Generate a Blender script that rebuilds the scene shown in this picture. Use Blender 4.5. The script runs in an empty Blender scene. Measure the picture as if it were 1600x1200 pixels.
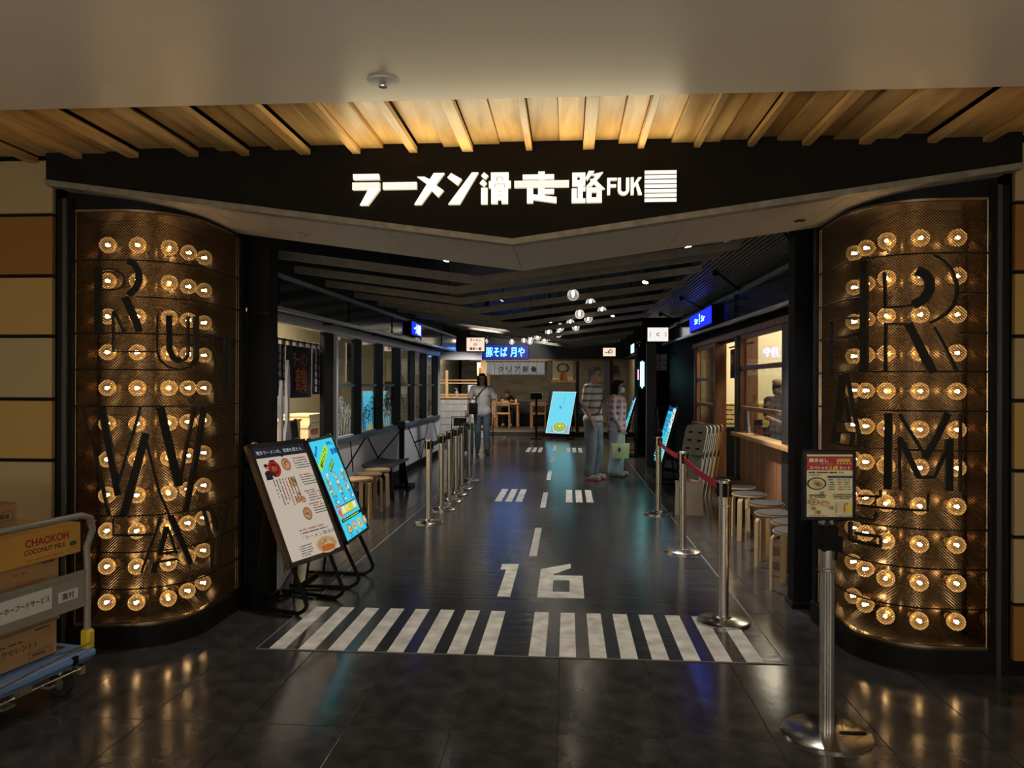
import bpy, bmesh, math, random
import numpy as np
from mathutils import Vector, Matrix, Euler
random.seed(7)
SC = bpy.context.scene
COL = SC.collection

# ---------------------------------------------------------------- camera, world, lights, exposure
cam_d = bpy.data.cameras.new('camera')
cam_d.sensor_fit = 'HORIZONTAL'
cam_d.sensor_width = 36.0
cam_d.lens = 27.0                      # 1200 px of 1600
cam_d.clip_start = 0.05
cam_d.clip_end = 200
cam = bpy.data.objects.new('camera', cam_d)
COL.objects.link(cam)
YAW = math.radians(4.15)
cam.matrix_world = (Matrix.Translation((0, 0, 1.5)) @ Matrix.Rotation(YAW, 4, 'Z')
                    @ Matrix.Rotation(math.pi/2, 4, 'X') @ Matrix.Rotation(math.radians(0.2), 4, 'Z'))
SC.camera = cam

w = bpy.data.worlds.new('world')
SC.world = w
w.use_nodes = True
w.node_tree.nodes['Background'].inputs[0].default_value = (1.0, 0.86, 0.68, 1)
w.node_tree.nodes['Background'].inputs[1].default_value = 0.32   # dim concourse behind the camera

SC.view_settings.view_transform = 'Standard'
SC.view_settings.look = 'None'
SC.view_settings.exposure = 0.0
SC.view_settings.gamma = 1.0
SC.view_settings.use_curve_mapping = False
SC.cycles.use_denoising = True
SC.cycles.denoising_prefilter = 'ACCURATE'
SC.cycles.max_bounces = 8
SC.cycles.diffuse_bounces = 3
SC.cycles.glossy_bounces = 4
SC.cycles.transparent_max_bounces = 16
SC.cycles.sample_clamp_indirect = 4.0
SC.cycles.caustics_reflective = False
SC.cycles.caustics_refractive = False

def aim(o, target):
    d = Vector(target) - o.location
    o.rotation_euler = d.to_track_quat('-Z', 'Y').to_euler()

def area_light(name, loc, size, power, color, target=None):
    d = bpy.data.lights.new(name, 'AREA')
    d.shape = 'RECTANGLE'
    d.size, d.size_y = size
    d.energy = power
    d.color = color
    o = bpy.data.objects.new(name, d)
    o.location = loc
    COL.objects.link(o)
    if target: aim(o, target)
    return o

def spot_light(name, loc, target, power, color, angle=60, radius=0.04, blend=0.5):
    d = bpy.data.lights.new(name, 'SPOT')
    d.energy = power
    d.color = color
    d.spot_size = math.radians(angle)
    d.spot_blend = blend
    d.shadow_soft_size = radius
    o = bpy.data.objects.new(name, d)
    o.location = loc
    COL.objects.link(o)
    aim(o, target)
    return o

WARM = (1.0, 0.72, 0.42)
CREAM = (1.0, 0.86, 0.62)
COOL = (0.78, 0.88, 1.0)
# concourse downlights behind the camera
area_light('concourse_light', (-1.6, -1.5, 2.68), (0.5, 0.5), 34, (1.0, 0.87, 0.70))
area_light('concourse_light', (1.8, -1.5, 2.68), (0.5, 0.5), 34, (1.0, 0.87, 0.70))
# added fill behind the camera, lifts ceiling and fronts (its box is built with the setting)
area_light('added_upward_fill', (-0.3, -2.6, 0.8), (7.0, 1.4), 150, (1.0, 0.90, 0.76), (-0.3, 1.2, 3.3))
# recessed soffit downlights over the crosswalk
spot_light('soffit_downlight', (-1.62, 4.62, 2.40), (-1.45, 4.55, 0), 42, (1.0, 0.94, 0.86), 125, 0.03, 1.0)
spot_light('soffit_downlight', (1.35, 4.62, 2.44), (0.9, 4.55, 0), 42, (1.0, 0.94, 0.86), 125, 0.03, 1.0)
# glow of the entrance sign letters onto the timber ceiling
area_light('sign_glow', (-0.3, 4.0, 2.535), (1.75, 0.16), 6.5, (1.0, 0.84, 0.52), (-0.3, 3.45, 2.80))
# restaurant ceilings
area_light('left_shop_light', (-3.9, 8.0, 2.95), (1.2, 2.0), 300, CREAM)
area_light('left_shop_light', (-3.9, 12.5, 2.95), (1.2, 3.0), 45, CREAM)
area_light('right_shop_light', (3.5, 9.0, 2.95), (1.2, 2.0), 95, (1.0, 0.88, 0.66))
area_light('right_shop_light', (3.6, 11.8, 2.95), (1.2, 1.6), 95, (1.0, 0.88, 0.66))
area_light('back_shop_light', (-0.9, 24.8, 2.75), (3.0, 1.0), 14, (1.0, 0.84, 0.58))
area_light('back_shop_light', (-3.1, 22.8, 2.75), (1.4, 1.0), 160, (1.0, 0.82, 0.55))
area_light('back_shop_light', (1.0, 24.0, 2.75), (1.2, 1.0), 50, (1.0, 0.80, 0.50))

# ---------------------------------------------------------------- materials
MATS = {}
def nodes_of(m):
    m.use_nodes = True
    nt = m.node_tree
    return nt, nt.nodes['Principled BSDF']

def mat(name, col, rough=0.5, metal=0.0, var=0.0, scale=8.0, bump=0.0, emit=0.0, ecol=None, stretch=(1, 1, 1), spec=0.5, rvar=0.0, detail=4.0):
    """plain principled surface with noise driven colour / roughness variation"""
    if name in MATS: return MATS[name]
    m = bpy.data.materials.new(name)
    nt, b = nodes_of(m)
    c = (*col, 1)
    b.inputs['Base Color'].default_value = c
    b.inputs['Roughness'].default_value = rough
    b.inputs['Metallic'].default_value = metal
    b.inputs['Specular IOR Level'].default_value = spec
    if emit:
        b.inputs['Emission Color'].default_value = (*(ecol or col), 1)
        b.inputs['Emission Strength'].default_value = emit
    if var or bump or rvar:
        tc = nt.nodes.new('ShaderNodeTexCoord')
        mp = nt.nodes.new('ShaderNodeMapping')
        mp.inputs['Scale'].default_value = stretch
        nz = nt.nodes.new('ShaderNodeTexNoise')
        nz.inputs['Scale'].default_value = scale
        nz.inputs['Detail'].default_value = detail
        nt.links.new(tc.outputs['Object'], mp.inputs['Vector'])
        nt.links.new(mp.outputs['Vector'], nz.inputs['Vector'])
        if var:
            rp = nt.nodes.new('ShaderNodeValToRGB')
            rp.color_ramp.elements[0].position = 0.3
            rp.color_ramp.elements[1].position = 0.7
            rp.color_ramp.elements[0].color = (*[x*(1-var) for x in col], 1)
            rp.color_ramp.elements[1].color = (*[min(1, x*(1+var)) for x in col], 1)
            nt.links.new(nz.outputs['Fac'], rp.inputs['Fac'])
            nt.links.new(rp.outputs['Color'], b.inputs['Base Color'])
        if rvar:
            mr = nt.nodes.new('ShaderNodeMapRange')
            mr.inputs['To Min'].default_value = max(0.02, rough-rvar)
            mr.inputs['To Max'].default_value = min(1, rough+rvar)
            nt.links.new(nz.outputs['Fac'], mr.inputs['Value'])
            nt.links.new(mr.outputs['Result'], b.inputs['Roughness'])
        if bump:
            bp = nt.nodes.new('ShaderNodeBump')
            bp.inputs['Strength'].default_value = bump
            bp.inputs['Distance'].default_value = 0.004
            nt.links.new(nz.outputs['Fac'], bp.inputs['Height'])
            nt.links.new(bp.outputs['Normal'], b.inputs['Normal'])
    MATS[name] = m
    return m

def wood(name, c1, c2, rough=0.45, scale=3.0, stretch=(6, 0.6, 6)):
    """grain running along local Y unless stretched otherwise; tone shifts per object"""
    if name in MATS: return MATS[name]
    m = bpy.data.materials.new(name)
    nt, b = nodes_of(m)
    b.inputs['Roughness'].default_value = rough
    tc = nt.nodes.new('ShaderNodeTexCoord')
    oi = nt.nodes.new('ShaderNodeObjectInfo')
    ad = nt.nodes.new('ShaderNodeVectorMath'); ad.operation = 'ADD'
    sc_ = nt.nodes.new('ShaderNodeVectorMath'); sc_.operation = 'SCALE'; sc_.inputs['Scale'].default_value = 37.0
    cb = nt.nodes.new('ShaderNodeCombineXYZ')
    nt.links.new(oi.outputs['Random'], cb.inputs[0]); nt.links.new(oi.outputs['Random'], cb.inputs[1])
    nt.links.new(cb.outputs[0], sc_.inputs[0])
    nt.links.new(tc.outputs['Object'], ad.inputs[0]); nt.links.new(sc_.outputs[0], ad.inputs[1])
    mp = nt.nodes.new('ShaderNodeMapping'); mp.inputs['Scale'].default_value = stretch
    nt.links.new(ad.outputs[0], mp.inputs['Vector'])
    nz = nt.nodes.new('ShaderNodeTexNoise')
    nz.inputs['Scale'].default_value = scale; nz.inputs['Detail'].default_value = 6
    nz.inputs['Distortion'].default_value = 0.6
    nt.links.new(mp.outputs['Vector'], nz.inputs['Vector'])
    rp = nt.nodes.new('ShaderNodeValToRGB')
    rp.color_ramp.elements[0].position = 0.32; rp.color_ramp.elements[1].position = 0.68
    rp.color_ramp.elements[0].color = (*c1, 1); rp.color_ramp.elements[1].color = (*c2, 1)
    nt.links.new(nz.outputs['Fac'], rp.inputs['Fac'])
    hs = nt.nodes.new('ShaderNodeHueSaturation')
    mr = nt.nodes.new('ShaderNodeMapRange'); mr.inputs['To Min'].default_value = 0.72; mr.inputs['To Max'].default_value = 1.2
    nt.links.new(oi.outputs['Random'], mr.inputs['Value'])
    nt.links.new(mr.outputs['Result'], hs.inputs['Value'])
    nt.links.new(rp.outputs['Color'], hs.inputs['Color'])
    nt.links.new(hs.outputs['Color'], b.inputs['Base Color'])
    MATS[name] = m
    return m

def glow(name, col, strength):
    if name in MATS: return MATS[name]
    m = bpy.data.materials.new(name)
    m.use_nodes = True
    nt = m.node_tree
    nt.nodes.remove(nt.nodes['Principled BSDF'])
    e = nt.nodes.new('ShaderNodeEmission')
    e.inputs[0].default_value = (*col, 1); e.inputs[1].default_value = strength
    nt.links.new(e.outputs[0], nt.nodes['Material Output'].inputs[0])
    MATS[name] = m
    return m

def thin_glass(name, tint=(1, 1, 1), refl=0.08, rough=0.02, glowcol=None, gs=0.0):
    if name in MATS: return MATS[name]
    m = bpy.data.materials.new(name)
    m.use_nodes = True
    nt = m.node_tree
    nt.nodes.remove(nt.nodes['Principled BSDF'])
    tr = nt.nodes.new('ShaderNodeBsdfTransparent'); tr.inputs[0].default_value = (*tint, 1)
    gl = nt.nodes.new('ShaderNodeBsdfGlossy'); gl.inputs['Roughness'].default_value = rough
    fr = nt.nodes.new('ShaderNodeLayerWeight'); fr.inputs['Blend'].default_value = refl
    mx = nt.nodes.new('ShaderNodeMixShader')
    nt.links.new(fr.outputs['Facing'], mx.inputs[0])
    fr.inputs['Blend'].default_value = refl
    nt.links.new(tr.outputs[0], mx.inputs[1]); nt.links.new(gl.outputs[0], mx.inputs[2])
    last = mx
    if gs:
        em = nt.nodes.new('ShaderNodeEmission'); em.inputs[0].default_value = (*glowcol, 1)
        l2 = nt.nodes.new('ShaderNodeLayerWeight'); l2.inputs['Blend'].default_value = 0.5
        ml = nt.nodes.new('ShaderNodeMath'); ml.operation = 'MULTIPLY_ADD'; ml.inputs[1].default_value = gs*1.6; ml.inputs[2].default_value = gs*0.25
        nt.links.new(l2.outputs['Facing'], ml.inputs[0]); nt.links.new(ml.outputs[0], em.inputs[1])
        ad = nt.nodes.new('ShaderNodeAddShader')
        nt.links.new(mx.outputs[0], ad.inputs[0]); nt.links.new(em.outputs[0], ad.inputs[1])
        last = ad
    nt.links.new(last.outputs[0], nt.nodes['Material Output'].inputs[0])
    MATS[name] = m
    return m

BLACK = mat('black_paint', (0.008, 0.008, 0.009), 0.6, var=0.2, spec=0.08)
BLACKM = mat('black_metal', (0.012, 0.012, 0.013), 0.32, 0.6, var=0.2)
DKGREY = mat('dark_grey', (0.03, 0.03, 0.033), 0.5, var=0.25, scale=4)
STEEL = mat('brushed_steel', (0.50, 0.48, 0.44), 0.28, 1.0, var=0.08, scale=30, stretch=(1, 1, 0.05), rvar=0.06)
CHROME = mat('chrome', (0.62, 0.62, 0.62), 0.12, 1.0)
WHITE = mat('white_paint', (0.62, 0.62, 0.64), 0.5, var=0.05)

# ---------------------------------------------------------------- geometry helpers
class B:
    """collects shapes in one bmesh, then links them as ONE mesh object"""
    def __init__(s):
        s.bm = bmesh.new(); s.mi = 0
    def _tag(s, faces):
        for f in faces: f.material_index = s.mi
    def box(s, c, d, rot=None, bev=0.0):
        M = Matrix.Translation(c)
        if rot is not None: M = M @ (rot if isinstance(rot, Matrix) else Euler(rot).to_matrix().to_4x4())
        M = M @ Matrix.Diagonal((*d, 1))
        r = bmesh.ops.create_cube(s.bm, size=1.0, matrix=M)
        vs = r['verts']
        if bev:
            es = list({e for v in vs for e in v.link_edges})
            rr = bmesh.ops.bevel(s.bm, geom=es, offset=bev, segments=1, affect='EDGES', profile=0.5)
            s._tag(rr['faces']); vs = rr['verts']
        s._tag({f for v in vs if v.is_valid for f in v.link_faces})
        return s
    def ring(s, c, u, v, r, n):
        return [s.bm.verts.new(c + u*(r*math.cos(2*math.pi*i/n)) + v*(r*math.sin(2*math.pi*i/n))) for i in range(n)]
    def tube(s, pts, r, n=8, closed=False, caps=True):
        pts = [Vector(p) for p in pts]
        rr = r if isinstance(r, (list, tuple)) else [r]*len(pts)
        m = len(pts); rings = []
        t0 = (pts[1]-pts[0]).normalized()
        u = t0.orthogonal().normalized()
        for i, p in enumerate(pts):
            a = pts[(i-1) % m] if (i > 0 or closed) else p
            b = pts[(i+1) % m] if (i < m-1 or closed) else p
            t = (b-a).normalized()
            u = (u - t*u.dot(t))
            u = u.normalized() if u.length > 1e-6 else t.orthogonal().normalized()
            v = t.cross(u)
            rings.append(s.ring(p, u, v, rr[i], n))
        k = m if closed else m-1
        fs = []
        for i in range(k):
            A, Bq = rings[i], rings[(i+1) % m]
            for j in range(n):
                fs.append(s.bm.faces.new((A[j], A[(j+1) % n], Bq[(j+1) % n], Bq[j])))
        if caps and not closed:
            fs.append(s.bm.faces.new(rings[0][::-1])); fs.append(s.bm.faces.new(rings[-1]))
        s._tag(fs)
        return s
    def cyl(s, p0, p1, r0, r1=None, n=16):
        return s.tube([p0, p1], [r0, r0 if r1 is None else r1], n)
    def lathe(s, prof, n=24, o=(0, 0, 0), axis='Z'):
        o = Vector(o); rings = []
        for r, z in prof:
            ring = []
            for i in range(n):
                a = 2*math.pi*i/n
                p = (r*math.cos(a), r*math.sin(a), z)
                if axis == 'Y': p = (p[0], p[2], p[1])
                if axis == 'X': p = (p[2], p[0], p[1])
                ring.append(s.bm.verts.new(o + Vector(p)))
            rings.append(ring)
        fs = []
        for a, b in zip(rings, rings[1:]):
            for j in range(n):
                fs.append(s.bm.faces.new((a[j], a[(j+1) % n], b[(j+1) % n], b[j])))
        fs.append(s.bm.faces.new(rings[0][::-1])); fs.append(s.bm.faces.new(rings[-1]))
        s._tag(fs)
        return s
    def prism(s, poly, o, u, v, depth):
        """polygon in the plane (o,u,v), extruded by depth along u x v (both ways from the plane: 0..depth)"""
        o, u, v = Vector(o), Vector(u), Vector(v)
        nrm = u.cross(v).normalized()*depth
        a = [s.bm.verts.new(o+u*x+v*y) for x, y in poly]
        fs = []
        if abs(depth) > 1e-9:
            b = [s.bm.verts.new(o+u*x+v*y+nrm) for x, y in poly]
            k = len(poly)
            for i in range(k):
                fs.append(s.bm.faces.new((a[i], a[(i+1) % k], b[(i+1) % k], b[i])))
            fs.append(s.bm.faces.new(b))
        fs.append(s.bm.faces.new(a[::-1]))
        s._tag(fs)
        return s
    def bar(s, p0, p1, wdt, dep, up=(0, 0, 1)):
        """rectangular bar between two points; wdt across (p x up), dep along up"""
        p0, p1, up = Vector(p0), Vector(p1), Vector(up)
        t = (p1-p0); L = t.length; t.normalize()
        sd = t.cross(up)
        if sd.length < 1e-5: sd = t.orthogonal()
        sd.normalize(); u2 = sd.cross(t)
        M = Matrix((sd, t, u2)).transposed().to_4x4()
        return s.box((p0+p1)/2, (wdt, L, dep), rot=M)
    def ball(s, c, r, n=12, rot=None):
        r = r if isinstance(r, (tuple, list)) else (r, r, r)
        M = Matrix.Translation(c)
        if rot is not None: M = M @ Euler(rot).to_matrix().to_4x4()
        M = M @ Matrix.Diagonal((*r, 1))
        q = bmesh.ops.create_uvsphere(s.bm, u_segments=n, v_segments=max(6, n*2//3), radius=1.0, matrix=M)
        s._tag({f for v in q['verts'] for f in v.link_faces})
        return s
    def quad(s, a, b, c, d):
        f = s.bm.faces.new([s.bm.verts.new(Vector(p)) for p in (a, b, c, d)])
        s._tag([f]); return s
    def ribbon(s, pts, half, nrm, dep):
        """flat strip of half width `half` following pts, standing in the plane with normal nrm(i), thickness dep"""
        pts = [Vector(p) for p in pts]; m = len(pts); rows = []
        for i, p in enumerate(pts):
            t = (pts[min(i+1, m-1)]-pts[max(i-1, 0)]).normalized()
            nn = Vector(nrm(i)).normalized()
            sd = t.cross(nn).normalized()*half
            rows.append([s.bm.verts.new(q) for q in (p-sd, p+sd, p+sd+nn*dep, p-sd+nn*dep)])
        fs = []
        for a, b in zip(rows, rows[1:]):
            for j in range(4):
                fs.append(s.bm.faces.new((a[j], a[(j+1) % 4], b[(j+1) % 4], b[j])))
        fs.append(s.bm.faces.new(rows[0][::-1])); fs.append(s.bm.faces.new(rows[-1]))
        s._tag(fs); return s
    def mesh(s, name, mats, smooth=40):
        me = bpy.data.meshes.new(name)
        bmesh.ops.recalc_face_normals(s.bm, faces=s.bm.faces[:])
        s.bm.to_mesh(me); s.bm.free()
        for m in (mats if isinstance(mats, (list, tuple)) else [mats]): me.materials.append(m)
        if smooth:
            me.polygons.foreach_set('use_smooth', [True]*len(me.polygons))
            me.set_sharp_from_angle(angle=math.radians(smooth))
        return me
    def obj(s, name, mats, parent=None, loc=None, rot=None, smooth=40, kind=None, label=None):
        return link(name, s.mesh(name, mats, smooth), parent, loc, rot, kind, label)

def link(name, me, parent=None, loc=None, rot=None, kind=None, label=None):
    o = bpy.data.objects.new(name, me)
    COL.objects.link(o)
    if parent is not None: o.parent = parent
    if loc is not None: o.location = loc
    if rot is not None: o.rotation_euler = rot
    if kind: o['kind'] = kind
    if label: o['label'] = label
    return o

def tag(o, label, cat, group=None):
    o['label'] = label; o['category'] = cat; o['kind'] = 'thing'
    if group: o['group'] = group
    return o

def thing(name, label, cat, loc=(0, 0, 0), rz=0.0, group=None, rot=None):
    o = bpy.data.objects.new(name, None)
    o.empty_display_size = 0.1
    COL.objects.link(o)
    o.location = loc
    o.rotation_euler = rot if rot is not None else (0, 0, rz)
    return tag(o, label, cat, group)

def struct(name, b, m, parent=None, smooth=30, **k):
    return b.obj(name, m, parent, smooth=smooth, kind='structure' if parent is None else None, **k)

def dup(root, loc, rz=None, label=None, group=None):
    r = root.copy(); COL.objects.link(r); r.location = loc
    if rz is not None: r.rotation_euler = (0, 0, rz)
    if label: r['label'] = label
    if group: r['group'] = group
    for ch in list(root.children):
        c = ch.copy(); COL.objects.link(c); c.parent = r
        for g in list(ch.children):
            d = g.copy(); COL.objects.link(d); d.parent = c
    return r

_TXT = {}
def glyphs(txt):
    """outline faces of a line of text, as (verts2d, faces), height about 1"""
    if txt in _TXT: return _TXT[txt]
    cu = bpy.data.curves.new('lettering_curve', 'FONT')
    cu.body = txt; cu.size = 1.0; cu.align_x = 'CENTER'; cu.align_y = 'CENTER'
    cu.resolution_u = 3
    o = bpy.data.objects.new('lettering_curve', cu)
    COL.objects.link(o)
    dg = bpy.context.evaluated_depsgraph_get()
    ev = o.evaluated_get(dg)
    me = ev.to_mesh()
    vs = [(v.co.x, v.co.y) for v in me.vertices]; fs = [tuple(p.vertices) for p in me.polygons]
    ev.to_mesh_clear()
    bpy.data.objects.remove(o); bpy.data.curves.remove(cu)
    _TXT[txt] = (vs, fs)
    return _TXT[txt]

def write(b, txt, c, u, v, height, width=None, lift=0.0, bold=0.0, mi=None):
    """flat lettering on b: centred on c, u/v unit vectors in the plane; width squeezes it"""
    if mi is not None: b.mi = mi
    c, u, v = Vector(c), Vector(u), Vector(v)
    n = u.cross(v).normalized()
    vs, fs = glyphs(txt)
    if not vs: return b
    x0, x1 = min(p[0] for p in vs), max(p[0] for p in vs)
    y0, y1 = min(p[1] for p in vs), max(p[1] for p in vs)
    sy = height/max(1e-6, (y1-y0)); sx = sy if width is None else width/max(1e-6, x1-x0)
    offs = [(0, 0)] if not bold else [(-bold, 0), (bold, 0), (0, -bold), (0, bold)]
    for k, (dx, dy) in enumerate(offs):
        q = [b.bm.verts.new(c + u*((x-(x0+x1)/2)*sx+dx) + v*((y-(y0+y1)/2)*sy+dy) + n*(lift+k*2e-5)) for x, y in vs]
        for f in fs:
            try: b.bm.faces.new([q[i] for i in f]).material_index = b.mi
            except ValueError: pass
    return b

class Print:
    """flat print on a panel: local plane x = across, z = up (y = towards -Y front)"""
    def __init__(s, o, u, v, lift=0.0015):
        s.b = B(); s.o, s.u, s.v = Vector(o), Vector(u).normalized(), Vector(v).normalized()
        s.n = s.u.cross(s.v); s.l = lift; s.k = 0; s.mats = []; s.ix = {}
    def use(s, m):
        if m.name not in s.ix:
            s.ix[m.name] = len(s.mats); s.mats.append(m)
        s.b.mi = s.ix[m.name]; s.k += 1
        return s
    def P(s, x, y): return s.o + s.u*x + s.v*y + s.n*(s.l + s.k*0.00012)
    def rect(s, m, x, y, w_, h, sk=0.0):
        s.use(m); s.b.quad(s.P(x, y), s.P(x+w_, y+sk), s.P(x+w_, y+h+sk), s.P(x, y+h)); return s
    def poly(s, m, pts):
        s.use(m); f = s.b.bm.faces.new([s.b.bm.verts.new(s.P(*p)) for p in pts]); f.material_index = s.b.mi; return s
    def disc(s, m, x, y, rx, ry=None, n=20):
        ry = rx if ry is None else ry
        return s.poly(m, [(x+rx*math.cos(2*math.pi*i/n), y+ry*math.sin(2*math.pi*i/n)) for i in range(n)])
    def text(s, m, t, x, y, h, wd=None, bold=0.0, ang=0.0):
        s.use(m)
        ca, sa = math.cos(ang), math.sin(ang)
        write(s.b, t, s.P(x, y), s.u*ca+s.v*sa, s.v*ca-s.u*sa, h, wd, 0, bold); return s
    def lines(s, m, x, y, w_, n, pitch, h, vertical=False, seed=1):
        """blocks of small unreadable print"""
        r = random.Random(seed)
        for i in range(n):
            a = 0.0; L = w_*r.uniform(0.72, 1.0)
            while a < L:
                d = r.uniform(0.5, 1.0)*h*1.6
                if r.random() < 0.85:
                    if vertical: s.rect(m, x+i*pitch, y-a-d*0.8, h, d*0.8)
                    else: s.rect(m, x+a, y-i*pitch, d*0.8, h)
                a += d
        return s
    def bowl(s, rim, soup, bits, x, y, rx, ry=None, seed=1):
        ry = rx if ry is None else ry
        s.disc(rim, x, y, rx, ry, 24); s.disc(soup, x, y, rx*0.84, ry*0.84, 24)
        r = random.Random(seed)
        for i in range(9):
            m = bits[i % len(bits)]
            a, q = r.uniform(0, 6.28), r.uniform(0.1, 0.55)
            s.disc(m, x+rx*q*math.cos(a), y+ry*q*math.sin(a), rx*r.uniform(.12, .26), ry*r.uniform(.1, .22), 8)
        return s
    def done(s, name, parent): return s.b.obj(name, s.mats, parent, smooth=0)
# ================================================================ THE SETTING
M_TILE = mat('floor_tile', (0.048, 0.046, 0.046), 0.155, var=0.45, scale=8.0, bump=0.22, rvar=0.03, detail=9)
M_GROUT = mat('floor_grout', (0.075, 0.07, 0.064), 0.6)
M_RUN = mat('runway_sheet', (0.036, 0.039, 0.045), 0.20, var=0.35, scale=4.0, bump=0.45, rvar=0.08, stretch=(0.35, 6, 1), detail=8)
M_MARK = mat('road_paint', (0.80, 0.78, 0.74), 0.5, var=0.28, scale=9, detail=8)
M_MARK2 = mat('worn_road_paint', (0.55, 0.55, 0.56), 0.45, var=0.2, scale=7, detail=8)
M_LINE = mat('sheet_edge_line', (0.22, 0.21, 0.19), 0.5)
M_BEIGE = mat('beige_ceiling', (0.80, 0.725, 0.61), 0.30, var=0.03, scale=1.5, spec=0.35)
M_PLANK = wood('ceiling_cedar', (0.52, 0.29, 0.085), (0.80, 0.53, 0.21), 0.42)
M_P1 = mat('cream_panel', (0.37, 0.275, 0.125), 0.7, var=0.06, scale=40, stretch=(1, 1, 12))
M_P2 = mat('orange_panel', (0.25, 0.105, 0.012), 0.7, var=0.06, scale=40, stretch=(1, 1, 12))
M_P3 = mat('ochre_panel', (0.40, 0.25, 0.062), 0.7, var=0.06, scale=40, stretch=(1, 1, 12))
M_FASCIA = mat('fascia_black', (0.010, 0.008, 0.006), 0.7, var=0.15, spec=0.12)
M_EDGE = mat('soffit_edge', (0.22, 0.20, 0.15), 0.45, 0.3, var=0.25, scale=20)
M_SOFFIT = mat('soffit_board', (0.42, 0.40, 0.37), 0.55, var=0.06)
M_BEAM = mat('ceiling_beam', (0.12, 0.108, 0.085), 0.6, var=0.2, scale=12)
M_CREAM = mat('cream_wall', (0.66, 0.58, 0.40), 0.7, var=0.03)
M_LOWW = mat('low_wall_white', (0.62, 0.63, 0.67), 0.55, var=0.04)
M_ALU = mat('window_aluminium', (0.60, 0.60, 0.65), 0.4, 0.4)
M_BLUEST = mat('blue_grey_steel', (0.16, 0.20, 0.24), 0.35, 0.6)
M_GLASS = thin_glass('window_glass', (0.80, 0.84, 0.88), 0.16)
M_DGLASS = mat('smoked_glass', (0.018, 0.022, 0.028), 0.12, 0.0, spec=0.7)
M_BROWNWD = wood('brown_timber', (0.12, 0.045, 0.016), (0.22, 0.09, 0.032), 0.45, stretch=(6, 6, 0.6))
M_DADO = wood('dado_timber', (0.26, 0.12, 0.055), (0.42, 0.21, 0.10), 0.5, stretch=(6, 6, 0.6))
M_LTWD = wood('light_timber', (0.50, 0.27, 0.10), (0.70, 0.42, 0.19), 0.5)
M_BLOCK = mat('pale_block', (0.42, 0.41, 0.38), 0.8, var=0.08, scale=12)
M_MORTAR = mat('mortar', (0.85, 0.83, 0.78), 0.85)
M_BACKW = mat('brown_plaster', (0.13, 0.115, 0.09), 0.7, var=0.3, scale=1.6, stretch=(1, 1, 3))

# ---- floor
fl = B(); fl.box((0, 13, -0.06), (13, 34, 0.11))
floor = struct('floor', fl, M_GROUT)
PX, PY = 0.4575, 0.915
tile_me = None
for i in range(-9, 9):
    for j in range(0, 22):
        x = -0.04 + PX*(i+0.5); y = 4.21 - 3*PY + PY*(j+0.5)
        if y > 4.3 and -1.45 < x < 0.85: continue
        if y > 4.9 and (x < -3.0 or x > 2.4): continue
        if tile_me is None:
            t = B(); t.box((0, 0, -0.005), (PX-0.004, PY-0.004, 0.010), bev=0.0012)
            tile_me = t.mesh('tile', M_TILE, 0)
        link('tile', tile_me, floor, (x, y, 0))
rw = B(); rw.box(((-1.75+1.18)/2, (4.21+21.95)/2, 0.0), (2.93, 17.74, 0.006), bev=0.001)
rw.obj('runway_sheet', M_RUN, floor)
def marking(poly, m=M_MARK, nm='marking'):
    b = B(); b.prism(poly, (0, 0, 0.0025), (1, 0, 0), (0, 1, 0), 0.0018)
    return b.obj(nm, m, floor, smooth=0)
def rectpoly(x0, y0, x1, y1): return [(x0, y0), (x1, y0), (x1, y1), (x0, y1)]
for x0, nx in ((-1.675, 8), (-0.21, 8)):
    for k in range(nx):
        x = x0 + 0.1685*k
        marking(rectpoly(x, 4.225, x+0.092, 5.04))
for y0 in (6.68, 9.31, 12.0, 14.6, 17.3):
    marking(rectpoly(-0.33, y0, -0.264, y0+1.31 if y0 < 12 else y0+1.4), M_MARK2)
for y0, y1 in ((9.76, 10.9), (16.9, 18.1)):
    for x in (-0.925, -0.79, -0.66, -0.02, 0.11, 0.245):
        marking(rectpoly(x, y0, x+0.086, y1), M_MARK if y0 < 12 else M_MARK2)
marking([(-0.49, 5.39), (-0.40, 5.39), (-0.40, 6.37), (-0.54, 6.36), (-0.535, 6.18), (-0.49, 6.18)], nm='numeral_marking')
def six():
    b = B()
    for q in ([(-0.21, 5.39), (-0.105, 5.39), (-0.105, 6.02), (-0.105, 6.06), (0.03, 6.27), (0.03, 6.42), (-0.21, 6.21)],
              [(-0.1055, 5.39), (0.1205, 5.39), (0.1205, 5.545), (-0.1055, 5.545)],
              [(0.019, 5.5445), (0.1205, 5.5445), (0.1205, 5.8755), (0.019, 5.8755)],
              [(-0.1055, 5.875), (0.1205, 5.875), (0.1205, 6.02), (-0.1055, 6.02)]):
        b.prism(q, (0, 0, 0.0025), (1, 0, 0), (0, 1, 0), 0.0018)
    b.obj('numeral_marking', M_MARK, floor, smooth=0)
six()
for q in (rectpoly(-1.75, 4.21, 1.18, 4.218), rectpoly(-1.75, 4.218, -1.742, 21.9), rectpoly(1.172, 4.218, 1.18, 21.9)):
    marking(q, M_LINE, 'edge_line')

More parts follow.
